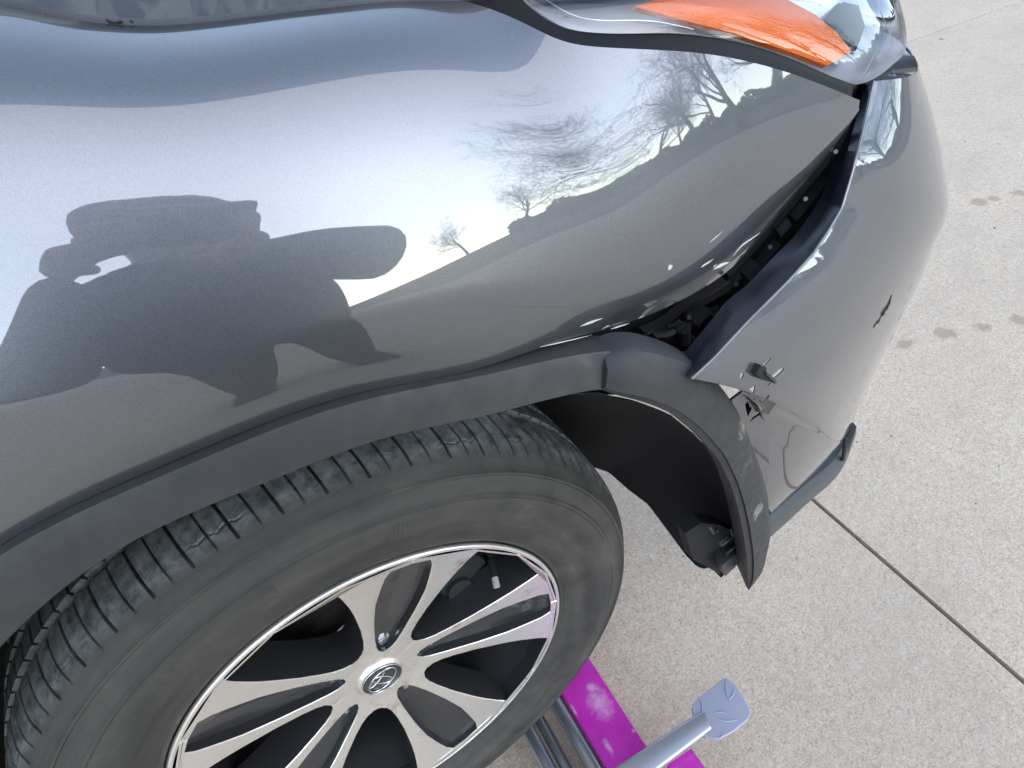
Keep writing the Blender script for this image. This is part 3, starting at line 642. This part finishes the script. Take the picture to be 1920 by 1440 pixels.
mb = MB().grid(Gt); b = len(mb.V); mb.add([Gt[0, j] for j in range(10)], [tuple(range(10))])
mb.build('torn_arch_trim', CLADB, car, angle=28, label='scuffed broken end of the trim bent outwards')

# liner, hanging torn flap --------------------------------------------------
an = np.linspace(R(-25), R(205), 90)
def arc(r, y): return np.stack([r*np.cos(an), np.full(90, y), HUBZ+r*np.sin(an)], 1)
keep = an > R(58)
Gw = np.stack([arc(.455, .012), arc(.462, .05), arc(.466, .18), arc(.45, .30), arc(.30, .34), arc(.12, .35)], 1)[keep]
MB().grid(Gw).build('wheel_well', BLACK, car, angle=70)
lo_ = curve([U(985, 752, .0), U(1060, 738, -.01), U(1129, 735, -.03), U(1146, 744, -.035), U(1207, 757, -.045), U(1258, 778, -.048), U(1301, 813, -.05), U(1344, 860, -.048), U(1370, 912, -.045), U(1383, 955, -.042), U(1392, 998, -.04), U(1396, 1030, -.03), U(1380, 1052, -.02), U(1352, 1084, -.01)], 80, smooth=False)
li_ = curve([U(955, 730, .20), U(985, 765, .20), U(1008, 795, .20), U(1038, 825, .19), U(1068, 852, .18), U(1108, 874, .17), U(1142, 886, .16), U(1178, 918, .14), U(1215, 946, .12), U(1248, 990, .09), U(1285, 1040, .05), U(1306, 1062, .02), U(1320, 1067, .01), U(1332, 1063, .0), U(1350, 1082, -.005)], 80, smooth=False)
nv = 14; tt = np.linspace(0, 1, nv)
Gv = lo_[:, None]*(1-tt[None, :, None])+li_[:, None]*tt[None, :, None]
bul = nrm(np.array([1.0, .25, .35]))*.055
Gv += (np.sin(np.pi*tt)[None, :, None]*np.clip(np.sin(np.linspace(0, np.pi, 80)), 0, 1)[:, None, None])*bul
Gv[:, 5:9] += (np.sin(np.linspace(0, 26, 80))*.0015)[:, None, None]*np.array([1, 0, .3])
MB().grid(Gv).build('fender_liner', BLACK, car, angle=60)
# pieces at the hanging foot of the liner
ft = MB(); ft.plate([[U(*p, -.012) for p in [(1285, 1000), (1315, 980), (1352, 985), (1380, 1000), (1384, 1030), (1352, 1052), (1350, 1078), (1325, 1062), (1300, 1050)]]], (0, -1, 0), .02); ft.build('torn_bracket', VOID, car, smooth=False)
for a, b_, r in (((1331, 989), (1338, 1000), .0022), ((1343, 990), (1345, 996), .002), ((1348, 1019), (1362, 1006), .002), ((1352, 1022), (1374, 1006), .0028), ((1370, 992), (1374, 1006), .0018), ((1362, 1038), (1384, 1020), .0018)):
    MB().tube([U(*a, -.028), U((a[0]+b_[0])/2, (a[1]+b_[1])/2, -.032), U(*b_, -.028)], r, 6).build('bracket_tab', DGREY, car)

# dark structure behind the gap -----------------------------------------------
gp = curve([U(985, 670, .02), U(1100, 615, .02), U(1235, 545, .03), U(1320, 470, .055), U(1420, 370, .07), U(1525, 255, .075), U(1605, 160, .07), U(1650, 110, .12)], 40, smooth=False)
gq = curve([U(985, 740, .035), U(1120, 740, .05), U(1270, 740, .06), U(1370, 715, .075), U(1500, 570, .09), U(1600, 380, .095), U(1650, 250, .1), U(1690, 140, .14)], 40, smooth=False)
Gs = np.stack([gp, gp*.66+gq*.34+[0, .012, 0], gp*.33+gq*.67+[0, .012, 0], gq], 1); MB().grid(Gs).build('inner_panel', VOID, car)
def rail(pts, w, name, mat, parent=car, d=.0):     # ledge following photograph marks (x, y, depth)
    P = curve([U(*p) for p in pts], 40); dn = np.array([.2, .6, -.75])*w
    G = np.stack([P, P+dn*.5+[0, -.0, .001], P+dn, P+dn+[0, .012, .004]], 1); return MB().grid(G).build(name, mat, parent, angle=30)
RET = simple('retainer_plastic', (.02, .021, .024), .42)
rail([(1600, 222, .04), (1560, 300, .04), (1532, 335, .042), (1480, 400, .04), (1436, 450, .036), (1400, 490, .03), (1378, 512, .024)], .016, 'bumper_retainer', RET)
rail([(1378, 520, .020), (1330, 552, .018), (1290, 578, .014), (1262, 600, .010), (1220, 620, .004)], .022, 'bumper_retainer', RET)
rail([(1400, 512, .05), (1380, 535, .046), (1330, 568, .042), (1296, 590, .04)], .006, 'retainer_edge', DGREY)
for p in ((1506, 372, .034), (1440, 462, .028), (1377, 531, .014), (1289, 593, .004), (1562, 284, .036)):
    c = U(*p); MB().tube([c, c+[-.002, -.005, .002]], .0024, 8).build('retainer_bolt', simple('bolt_grey', (.05, .05, .05), .4, .6) if 'bolt_grey' not in bpy.data.materials else bpy.data.materials['bolt_grey'], car)
def ringtube(cx, cy, y, rx, ry, rot, tr, name, mat):
    P = [U(cx+rx*math.cos(t)*math.cos(rot)-ry*math.sin(t)*math.sin(rot), cy+rx*math.cos(t)*math.sin(rot)+ry*math.sin(t)*math.cos(rot), y) for t in np.linspace(0, 2*math.pi, 28, endpoint=False)]
    MB().tube(P, tr, 8, closed=True).build(name, mat, car)
ringtube(1318, 611, .052, 34, 24, R(-38), .0045, 'duct_ring', DGREY); ringtube(1390, 590, .07, 30, 14, R(-38), .004, 'duct_ring', BLACK); ringtube(1385, 598, .068, 42, 24, R(-38), .003, 'duct_ring', BLACK)
MB().plate([[U(1318+32*math.cos(t)*.79-22*math.sin(t)*-.61*-1, 611-32*math.cos(t)*.61*1+22*math.sin(t)*.79, .058) for t in np.linspace(0, 6.283, 24, endpoint=False)]], (0, -1, 0), .003).build('duct_cover', VOID, car, smooth=False)
rail([(1300, 655, .05), (1262, 660, .045), (1225, 640, .035), (1190, 640, .03)], .008, 'duct_rib', DGREY)
rail([(1234, 632, .01), (1262, 628, .012), (1290, 612, .014)], .006, 'retainer_edge', DGREY)
MB().tube([U(1282, 615, .016), U(1281, 640, .02)], .008, 8).build('retainer_post', VOID, car)
for a, b_ in (((1460, 480, .075), (1420, 535, .072)), ((1490, 430, .078), (1475, 452, .078)), ((1405, 560, .07), (1360, 585, .066)), ((1440, 500, .075), (1425, 520, .075)), ((1375, 555, .064), (1350, 585, .06))):
    MB().tube([U(*a), U(*b_)], .0016, 6).build('panel_rib', BLACK, car)
for pts, r in (([(1296, 640, .03), (1330, 625, .035), (1350, 590, .045), (1400, 545, .06)], .003), ([(1250, 612, .018), (1300, 600, .03), (1345, 575, .045)], .0022), ([(1480, 470, .075), (1450, 500, .072), (1430, 540, .072), (1395, 575, .07)], .0028)):
    MB().tube(curve([U(*p) for p in pts], 20), r, 8).build('wire', RET, car)
for p, sz in (((1310, 590, .02), (.02, .012, .012)), ((1405, 505, .035), (.018, .012, .012)), ((1465, 425, .045), (.016, .01, .012)), ((1350, 640, .05), (.03, .01, .02))):
    MB().box(U(*p), sz, [nrm([.75, 0, .5]), [0, 1, 0], nrm([-.5, 0, .75])]).build('clip', RET, car, smooth=False)
rail([(1470, 455, .06), (1440, 490, .058), (1412, 528, .056)], .009, 'panel_flange', RET); rail([(1560, 330, .06), (1530, 372, .06), (1500, 410, .058)], .008, 'panel_flange', RET)
# scratches and chips on the fender
for pts, r in (([(1088, 612), (1108, 604), (1130, 597)], .0012), ([(1145, 617), (1180, 606)], .0009), ([(1010, 651), (1060, 640), (1110, 628)], .0007), ([(1338, 505), (1352, 497), (1368, 492)], .0022), ([(1375, 480), (1388, 463), (1402, 452), (1430, 432)], .0011), ([(1330, 455), (1356, 433)], .0006)):
    P = curve([surf_at(FG, *p, -.0002) for p in pts], 14); MB().tube(P, r*np.interp(np.linspace(0, 1, 14), [0, .3, .7, 1], [.2, 1, .7, .1]), 5).build('scratch', simple('bare_primer', (.5, .49, .47), .6) if 'bare_primer' not in bpy.data.materials else bpy.data.materials['bare_primer'], fender)
for pts in ([(201, 48), (210, 46), (231, 49)], [(246, 51), (251, 50)]):
    P = curve([surf_at(FG, *p, -.0002) for p in pts], 6); MB().tube(P, .0008, 5).build('paint_chip', VOID, fender)

# ------------------------------------------------------------------ wheel (local: x forward, y inwards, z up, hub at the origin)
wheel = link(bpy.data.objects.new('wheel', None)); wheel.parent = car; wheel.location = (0, 0, HUBZ); wheel.rotation_euler = (0, 0, STEER)
def make_tyre():
    NB = 112; pitch = 2*math.pi/NB; offs = [-.085, -.05, .05, .085, .36, .46, .54, .64]
    prof = []   # radius, depth, groove class (0 none, 1 shoulder, 2 inner rib)
    for r, y in [(.235, .03), (.243, .012), (.249, .004), (.253, .0045), (.262, -.002), (.272, -.006), (.285, -.0095), (.288, -.011), (.300, -.0125), (.312, -.0125), (.322, -.011), (.3245, -.0125), (.327, -.0122), (.329, -.0095), (.340, -.0045), (.345, -.003), (.347, -.0045), (.3495, -.0042), (.351, -.0005), (.357, .006), (.3605, .011)]: prof.append((r, y, 0))
    for r, y in [(.3625, .0145), (.3665, .0225), (.3695, .032), (.3715, .043), (.373, .056), (.3735, .068), (.3735, .0705)]: prof.append((r, y, 1))
    for r, y in [(.3655, .0725), (.3655, .0815)]: prof.append((r, y, 0))
    for r, y in [(.375, .0835), (.3755, .1), (.3757, .1135)]: prof.append((r, y, 2))
    for r, y in [(.3675, .1155), (.3675, .1245)]: prof.append((r, y, 0))
    for r, y in [(.3757, .1265), (.3755, .14), (.375, .1565)]: prof.append((r, y, 2))
    for r, y in [(.3655, .1585), (.3655, .1675)]: prof.append((r, y, 0))
    for r, y in [(.3735, .1695), (.3730, .184), (.3695, .208), (.362, .226)]: prof.append((r, y, 1))
    for r, y in [(.345, .242), (.31, .25), (.27, .243), (.24, .22)]: prof.append((r, y, 0))
    rr = random.Random(4); wob = [rr.uniform(-.1, .1) for _ in range(NB)]; G = np.zeros((len(prof), NB*8, 3))
    for i, (r, y, cl) in enumerate(prof):
        tw = .0 if y < .012 else (y-.012)*.55
        for k in range(NB):
            for j, o in enumerate(offs):
                deep = 0
                if cl == 1 and j in (1, 2): deep = (.0062 if k % 2 == 0 else .0035)*min(1, max(.35, (y-.008)/.02))
                if cl == 2 and j in (1, 2): deep = .005
                if cl == 1 and k % 2 and j in (1, 2): o = o*.55
                if cl == 1 and k % 2 and j in (0, 3): o = o*.75
                if cl == 0 or j in (5, 6, 4, 7): pass
                if cl == 1 and j > 3: deep -= .0011 if j in (5, 6) else .0006
                a = pitch*(k+o+wob[k]*.8)+tw; q = r-deep
                G[i, k*8+j] = (q*math.cos(a), y, q*math.sin(a))
    return MB().grid(G, closev=True, flip=False).build('tyre', RUBBER, wheel, angle=28, recalc=True)
make_tyre()

def wpol(r, a, y): return (r*math.cos(a), y, r*math.sin(a))
def face_depth(r): return np.interp(r, [.0, .05, .10, .17, .225, .2407], [.036, .034, .026, .014, .0042, .0010])
def win_half(r):   # half opening of the window, radians
    w = np.interp(r, [.066, .072, .082, .10, .13, .18, .228, .2370], [4, 10.5, 14.3, 16.6, 17.9, 17.9, 16.4, 15.6])
    return R(w) if .0655 < r < .2375 else 0.0
def poc_half(r):
    w = np.interp(r, [.050, .056, .066, .09, .13, .17, .220, .2320], [3, 8.5, 10.8, 11.4, 11.0, 10.0, 7.0, 5.4])
    return R(w) if .0495 < r < .2325 else 0.0
RING = [.034, .04, .045, .0492, .0497, .052, .056, .06, .0652, .0658, .068, .072, .077, .083, .09, .10, .115, .13, .15, .17, .19, .205, .220, .2320, .2327, .2370, .2377, .2407]
def make_rim():
    mb = MB(); n36 = R(36)
    for s in range(5):
        a0 = R(105)+R(72)*s
        for sg in (-1, 1):
            top_a = []; top_b = []; wl = []; fl1 = []; fl2 = []; fl3 = []
            for r in RING:
                w, p = win_half(r), poc_half(r); d = face_depth(r)
                ang = lambda t: a0+sg*t
                top_a.append([wpol(r, ang(w), d+.0008), wpol(r, ang(w+min(.006, .0011/r)), d), wpol(r, ang((w+n36-p)/2), d-.0006), wpol(r, ang(n36-p-min(.006, .0011/r)), d), wpol(r, ang(n36-p), d+.0008)])
                iw = max(0, w-R(1.5)*(.1/r)) if w else 0
                wl.append([wpol(r, ang(w), d+.0008), wpol(r, ang(iw), d+.014), wpol(r, ang(iw), d+.05)])
                bow = .008+.006*np.clip((r-.05)/.05, 0, 1)*np.clip((.2325-r)/.06, 0, 1) if p else .0008
                lugd = .012*max(0, 1-abs(r-.064)/.012)
                fl1.append([wpol(r, ang(n36-p), d+.0008), wpol(r, ang(n36-p*.93), d+min(.012, bow)), wpol(r, ang(n36-p*.55), d+bow), wpol(r, ang(n36-p*.2), d+bow*1.08+lugd), wpol(r, ang(n36), d+bow*1.1+lugd)])
            for G, m in ((top_a, 0), (wl, 1), (fl1, 1)):
                mb.grid(np.array(G), m, flip=(sg > 0))
    o = mb.build('rim', [ALU, RIMDARK], wheel, angle=30)
    return o
rim = make_rim()
# drop pieces of window wall that collapse to nothing, then the polished lip, barrel and hub
lipm = MB().lathe([(.2407, .0010), (.2412, .0012), (.2418, .0006), (.2430, .0003), (.2446, .0006), (.2457, .0018), (.246, .005), (.243, .010), (.238, .012)], 160); lipm.build('rim_lip', ALU, wheel, angle=60, recalc=True)
MB().lathe([(.2404, .0040), (.2385, .022), (.220, .05), (.205, .09), (.206, .15), (.222, .2), (.24, .215)], 96).build('rim_barrel', BLACK, wheel, angle=60)
MB().lathe([(.003, .031), (.026, .0312), (.0285, .0325), (.030, .0355), (.0315, .0352), (.0335, .0345), (.036, .036), (.037, .05)], 64).build('hub_face', ALU, wheel, angle=40)
cap = MB().lathe([(.0, .0300), (.012, .0300), (.0245, .0303), (.0262, .0309), (.027, .0335)], 48).build('centre_cap', RIMDARK, wheel, angle=40)
def ell(rx, rz, cz, tr, n=40): return MB().tube([(rx*math.cos(t), .0288, cz+rz*math.sin(t)) for t in np.linspace(0, 2*math.pi, n, endpoint=False)], tr, 6, closed=True)
er = R(0)
em = MB()
for rx, rz, cz in ((.0215, .0150, 0), (.0062, .0145, 0), (.0150, .0048, .0098)):
    em.tube([(rx*math.cos(t), .0292, cz+rz*math.sin(t)) for t in np.linspace(0, 2*math.pi, 40, endpoint=False)], .0011, 6, closed=True)
em.tube([(.0258*math.cos(t), .0298, .0258*math.sin(t)) for t in np.linspace(0, 2*math.pi, 48, endpoint=False)], .0007, 6, closed=True)
eo = em.build('cap_emblem', CHROME, wheel, angle=180); eo.rotation_euler = (0, R(-38), 0)
for s in range(5):
    a = R(69)+R(72)*s; c = np.array(wpol(.0595, a, .060)); mbn = MB()
    mbn.tube([c, c+[0, -.014, 0], c+[0, -.018, 0]], [.0105, .0105, .007], 6); mbn.build('lug_nut', CHROME if s else CHROME, wheel, angle=30)
vs = np.array(wpol(.196, R(27), .03)); vd = nrm(np.array([-.35, -1, -.3]))
MB().tube([vs-vd*.01, vs+vd*.012], [.0048, .0042], 10).build('valve_stem', BLACK, wheel); MB().tube([vs+vd*.012, vs+vd*.024], [.0042, .0042], 10).build('valve_cap', simple('valve_cap_grey', (.35, .35, .35), .45), wheel)
MB().lathe([(.05, .095), (.085, .095), (.088, .102), (.165, .103), (.166, .108), (.165, .126), (.09, .126)], 72).build('brake_disc', STEEL, wheel, angle=40)
cal = MB()
aa = np.linspace(R(2), R(62), 14); cal.grid(np.array([[wpol(.115, a, .075), wpol(.12, a, .064), wpol(.16, a, .062), wpol(.186, a, .068), wpol(.192, a, .09), wpol(.19, a, .15)] for a in aa]))
for e_ in (aa[0], aa[-1]): cal.add([wpol(.115, e_, .075), wpol(.12, e_, .064), wpol(.16, e_, .062), wpol(.186, e_, .068), wpol(.192, e_, .09), wpol(.115, e_, .1)], [(0, 1, 2, 3, 4, 5)])
for a in (R(18), R(46)): cal.tube([wpol(.14, a, .072), wpol(.14, a, .056)], .017, 14)
cal.build('brake_caliper', CAST, wheel, angle=40, recalc=True)

# ------------------------------------------------------------------ wheel dolly under the tyre, and the lever
dolly = thing('wheel_dolly', 'purple steel wheel dolly with galvanised rails under the front tyre', 'wheel dolly', (.23, 0, 0))
zt = .10; xr = UZ(1160, 1318, zt)[0]; xl = UZ(1091, 1364, zt)[0]; xm = (xr+xl)/2; w = xr-xl
pm = MB(); y0, y1 = -.36, .55; L = y1-y0; yc = (y0+y1)/2; bv = .002
sec = [(xl, zt-.055), (xl, zt-bv), (xl+bv, zt), (xr-bv, zt), (xr, zt-bv), (xr, zt-.05), (xr-.004, zt-.05), (xr-.004, zt-.004), (xl+.004, zt-.004), (xl+.004, zt-.055)]
pm.grid(np.array([[(x, y0, z), (x, y1, z)] for x, z in sec]), closeu=True, flip=True)
pm.build('side_plate', PURPLE, dolly, angle=30, recalc=True)
for k, (x, r, z) in enumerate(((xl-.014, .0125, .088), (xl-.05, .011, .06), (xl-.075, .012, .072))):
    MB().tube([(x, y0, z), (x, -.3, z), (x, 0, z), (x, .3, z), (x, y1, z)], r, 20).build('rail', GALV, dolly, angle=50)
for yy in (.5, -.34): MB().box((xl-.044, yy, .07), (.1, .03, .07)).build('cross_member', GALV, dolly, smooth=False)
for yy in (.5, -.34): MB().box((xl-.044, yy, .017), (.05, .028, .034)).build('foot', GALV, dolly, smooth=False)
for yy in (.48, -.30): MB().box((xm, yy, .048), (.03, .05, .095)).build('foot', GALV, dolly, smooth=False)
MB().box(UZ(1284, 1436, .125)+[0.0, -.012, -.012], (.045, .05, .035)).build('latch_block', PURPLE, dolly, smooth=False)
LZ = .165
pe = [(1357, 1271), (1367, 1273), (1380, 1284), (1395, 1308), (1407, 1330), (1408, 1338), (1402, 1350), (1378, 1370), (1350, 1386), (1340, 1386), (1322, 1380), (1308, 1370), (1301, 1356), (1297, 1328), (1301, 1318), (1312, 1306)]
pc = UZ(1352, 1330, LZ); lever = thing('lever_arm', 'silver lever arm ending in a grey spade-shaped pedal over the purple plate', 'lever', (pc[0], pc[1], LZ-.012))
pt = MB().plate([[UZ(x, y, LZ) for x, y in pe]], (0, 0, 1), .006); bev = pt.build('pedal', LEVER, lever, smooth=False, recalc=True).modifiers.new('bevel', 'BEVEL'); bev.width = .0014; bev.segments = 2
for pts in ([(1311, 1310), (1316, 1322), (1314, 1340), (1305, 1356)], [(1377, 1288), (1374, 1302), (1365, 1313)], [(1361, 1274), (1361, 1292), (1365, 1312)], [(1338, 1338), (1350, 1335), (1362, 1338), (1374, 1342)], [(1343, 1346), (1355, 1351), (1368, 1352), (1383, 1349)], [(1356, 1376), (1350, 1384)]):
    P = curve([UZ(x, y, LZ+.0003) for x, y in pts], 14); MB().tube(P, np.interp(np.linspace(0, 1, 14), [0, .5, 1], [.0004, .0013, .0004]), 6).build('raised_mark', LEVER, lever)
a0 = np.array([UZ(1297, 1345, LZ-.004), UZ(1318, 1382, LZ-.004)]); a1 = np.array([UZ(1180, 1428, LZ-.006), UZ(1222, 1449, LZ-.006)]); a1 += (a1-a0)*1.2; a0 -= (a1-a0)*.08
dirn = nrm(a1.mean(0)-a0.mean(0)); side = nrm(a0[1]-a0[0]); secs = []
for c, hw in ((a0.mean(0), np.linalg.norm(a0[1]-a0[0])/2*.93), (a1.mean(0), np.linalg.norm(a1[1]-a1[0])/2*.8)):
    h2 = .006; rr_ = .0045
    secs.append([c+side*hw*.0+side*(u*(hw-rr_)+rr_*math.cos(t))+np.array([0, 0, 1])*(v*(h2-rr_)+rr_*math.sin(t)) for u, v, t in [(1, 1, R(a)) for a in (0, 30, 60, 90)]+[(-1, 1, R(a)) for a in (90, 120, 150, 180)]+[(-1, -1, R(a)) for a in (180, 210, 240, 270)]+[(1, -1, R(a)) for a in (270, 300, 330, 360)]])
am = MB().grid(np.array(secs), closev=True); am.F += [tuple(range(16)), tuple(range(16, 32))]; am.M += [0, 0]
am.build('arm', simple('silver_paint', (.5, .51, .55), .3, .6), lever, angle=50, recalc=True)
pv = a1.mean(0); MB().tube([pv, [pv[0], pv[1], .0]], .014, 12).build('post', GALV, lever)

# ------------------------------------------------------------------ the photographer, mirrored in the fender
PB = np.array([.06, -1.03, 0.0])
person = thing('person', 'person in dark jacket holding a phone up towards the fender, mirrored in the paint', 'person', tuple(PB))
PHC = CAM-AX_F*.012
def skin_body(name, joints, edges, mat, parent, sub=2):
    me = bpy.data.meshes.new(name); keys = list(joints); idx = {k: i for i, k in enumerate(keys)}
    off = np.array(parent.location)
    me.from_pydata([tuple(np.array(joints[k][0])-off) for k in keys], [(idx[a], idx[b]) for a, b in edges], []); o = link(bpy.data.objects.new(name, me))
    sk = o.modifiers.new('skin', 'SKIN'); sk.use_smooth_shade = True
    if not me.skin_vertices: me.attributes  # layer is made by the modifier
    for i, k in enumerate(keys):
        r = joints[k][1]; r = (r, r) if not isinstance(r, tuple) else r
        me.skin_vertices[0].data[i].radius = r
        me.skin_vertices[0].data[i].use_root = (i == 0)
    sb = o.modifiers.new('sub', 'SUBSURF'); sb.levels = sb.render_levels = sub
    dg = bpy.context.evaluated_depsgraph_get(); new = bpy.data.meshes.new_from_object(o.evaluated_get(dg)); o.modifiers.clear(); o.data = new
    new.materials.clear(); new.materials.append(mat); new.polygons.foreach_set('use_smooth', np.ones(len(new.polygons), bool)); o.parent = parent; return o
def B(x, y, z): return PB+np.array([x, y, z*.91])
rh = PHC+AX_R*.085-AX_U*.03-AX_F*.01; lh = PHC-AX_R*.085-AX_U*.035-AX_F*.01
body_j = {'pelvis': (B(0, 0, .95), (.22, .15)), 'waist': (B(0, .01, 1.1), (.24, .15)), 'chest': (B(0, .02, 1.3), (.25, .16)), 'neck0': (B(0, .02, 1.45), (.10, .09)), 'neck': (B(0, .035, 1.53), (.055, .058)), 'skull': (B(0, .06, 1.64), (.075, .088)), 'crown': (B(0, .055, 1.70), (.07, .08)),
  'rs': (B(.20, .02, 1.40), (.10, .10)), 're': (B(.32, .22, 1.25), (.095, .095)), 'rw': (rh-AX_U*.06-AX_F*.05, (.036, .036)), 'ls': (B(-.20, .02, 1.40), (.10, .10)), 'le': (B(-.35, .22, 1.06), (.11, .11)), 'lf': (lh*.5+B(-.35, .22, 1.06)*.5, (.075, .075)), 'lw': (lh-AX_U*.06-AX_F*.05, (.036, .036)),
  'rhip': (B(.10, 0, .88), (.105, .11)), 'rk': (B(.13, .04, .5), (.07, .075)), 'ra': (B(.14, -.01, .09), (.05, .055)), 'lhip': (B(-.10, 0, .88), (.105, .11)), 'lk': (B(-.10, .05, .5), (.07, .075)), 'la': (B(-.12, .0, .09), (.05, .055)), 'rt': (B(.16, .15, .05), (.045, .035)), 'lt': (B(-.14, .15, .05), (.045, .035))}
body_e = [('pelvis', 'waist'), ('waist', 'chest'), ('chest', 'neck0'), ('neck0', 'neck'), ('neck', 'skull'), ('skull', 'crown'), ('neck0', 'rs'), ('rs', 're'), ('re', 'rw'), ('neck0', 'ls'), ('ls', 'le'), ('le', 'lf'), ('lf', 'lw'), ('pelvis', 'rhip'), ('rhip', 'rk'), ('rk', 'ra'), ('pelvis', 'lhip'), ('lhip', 'lk'), ('lk', 'la'), ('ra', 'rt'), ('la', 'lt')]
body = skin_body('body', body_j, body_e, COAT, person)
body.data.materials.append(JEANS); body.data.materials.append(SKIN)
ids = np.zeros(len(body.data.polygons), np.int32)
for p in body.data.polygons:
    c = p.center
    if c.z < .80: ids[p.index] = 1
    if c.z > 1.375 and abs(c.x) < .12: ids[p.index] = 2
body.data.polygons.foreach_set('material_index', ids)
def hand(w, centre, sidev):
    fwd = nrm(centre-w); J = {'w': (w, (.03, .025)), 'p': (w*.45+centre*.55, (.034, .02)), 'k': (centre, (.036, .018))}; E_ = [('w', 'p'), ('p', 'k')]
    o = skin_body('hand', J, E_, SKIN, person, 1)
    for i, (s, ln) in enumerate(((-.026, .058), (-.009, .068), (.009, .064), (.026, .05))):
        b0 = centre+AX_U*s-fwd*.01; t1 = b0+sidev*.012+fwd*ln*.45; t2 = t1+sidev*ln*.3-AX_F*.002+fwd*ln*.25; t3 = t2+sidev*ln*.3
        skin_body('finger', {'a': (b0, .0095), 'b': (t1, .009), 'c': (t2, .0082), 'd': (t3, .0068)}, [('a', 'b'), ('b', 'c'), ('c', 'd')], SKIN, person, 1)
    b0 = w*.6+centre*.4-AX_U*.02; t1 = b0-AX_F*.03+sidev*.02; t2 = t1+sidev*.03
    skin_body('thumb', {'a': (b0, .013), 'b': (t1, .011), 'c': (t2, .009)}, [('a', 'b'), ('b', 'c')], SKIN, person, 1)
hand(rh-AX_U*.06-AX_F*.05, rh, -AX_R); hand(lh-AX_U*.06-AX_F*.05, lh, AX_R)
hm = MB(); n1, n2 = 22, 14; G = np.zeros((n2, n1, 3))
for i in range(n2):
    th = math.pi*(.02+.56*i/(n2-1))
    for j in range(n1):
        a = 2*math.pi*j/n1; rr2 = 1+.05*random.random(); front = max(0, math.sin(a)); t2 = th*(1-.38*front)
        G[i, j] = B(0, .045, 1.655)+np.array([.1*math.sin(t2)*math.cos(a)*rr2, .118*math.sin(t2)*math.sin(a)*rr2, .115*math.cos(t2)*rr2])
hm.grid(G, closev=True).build('hair', HAIR, person, angle=180)
fc = MB(); fc.tube([B(0, .135, 1.635), B(0, .155, 1.61), B(0, .14, 1.598)], [.008, .014, .01], 8); fc.build('nose', SKIN, person)
for s in (-1, 1):
    MB().tube([B(s*.078, .05, 1.60), B(s*.088, .045, 1.63), B(s*.082, .045, 1.66)], [.01, .016, .01], 8).build('ear', SKIN, person)
    MB().tube([B(s*.03, .128, 1.648), B(s*.03, .139, 1.648)], [.011, .006], 10).build('eye', VOID, person)
MB().tube([B(-.022, .135, 1.572), B(0, .142, 1.57), B(.022, .135, 1.572)], [.003, .006, .003], 8).build('mouth', simple('lips', (.35, .15, .13), .5), person)
for s, a in ((1, .15), (-1, -.13)):
    MB().box(B(a, .07, .018), (.1, .29, .036)).build('shoe', BLACK, person, smooth=False)
phone = thing('phone', 'dark phone held up in both hands facing the fender', 'phone', tuple(PHC))
pb = MB(); hw, hh, hd = .074, .036, .004; c0 = PHC+AX_R*-.0-AX_U*.0
pb.plate([[c0+AX_R*(sx*(hw-.008)+.008*math.cos(t))+AX_U*(sy*(hh-.008)+.008*math.sin(t)) for sx, sy, t0 in ((1, 1, 0), (-1, 1, 90), (-1, -1, 180), (1, -1, 270)) for t in (R(t0), R(t0+45), R(t0+90))]], AX_F, .008)
pb.build('case', PHONE, phone, smooth=False, recalc=True)
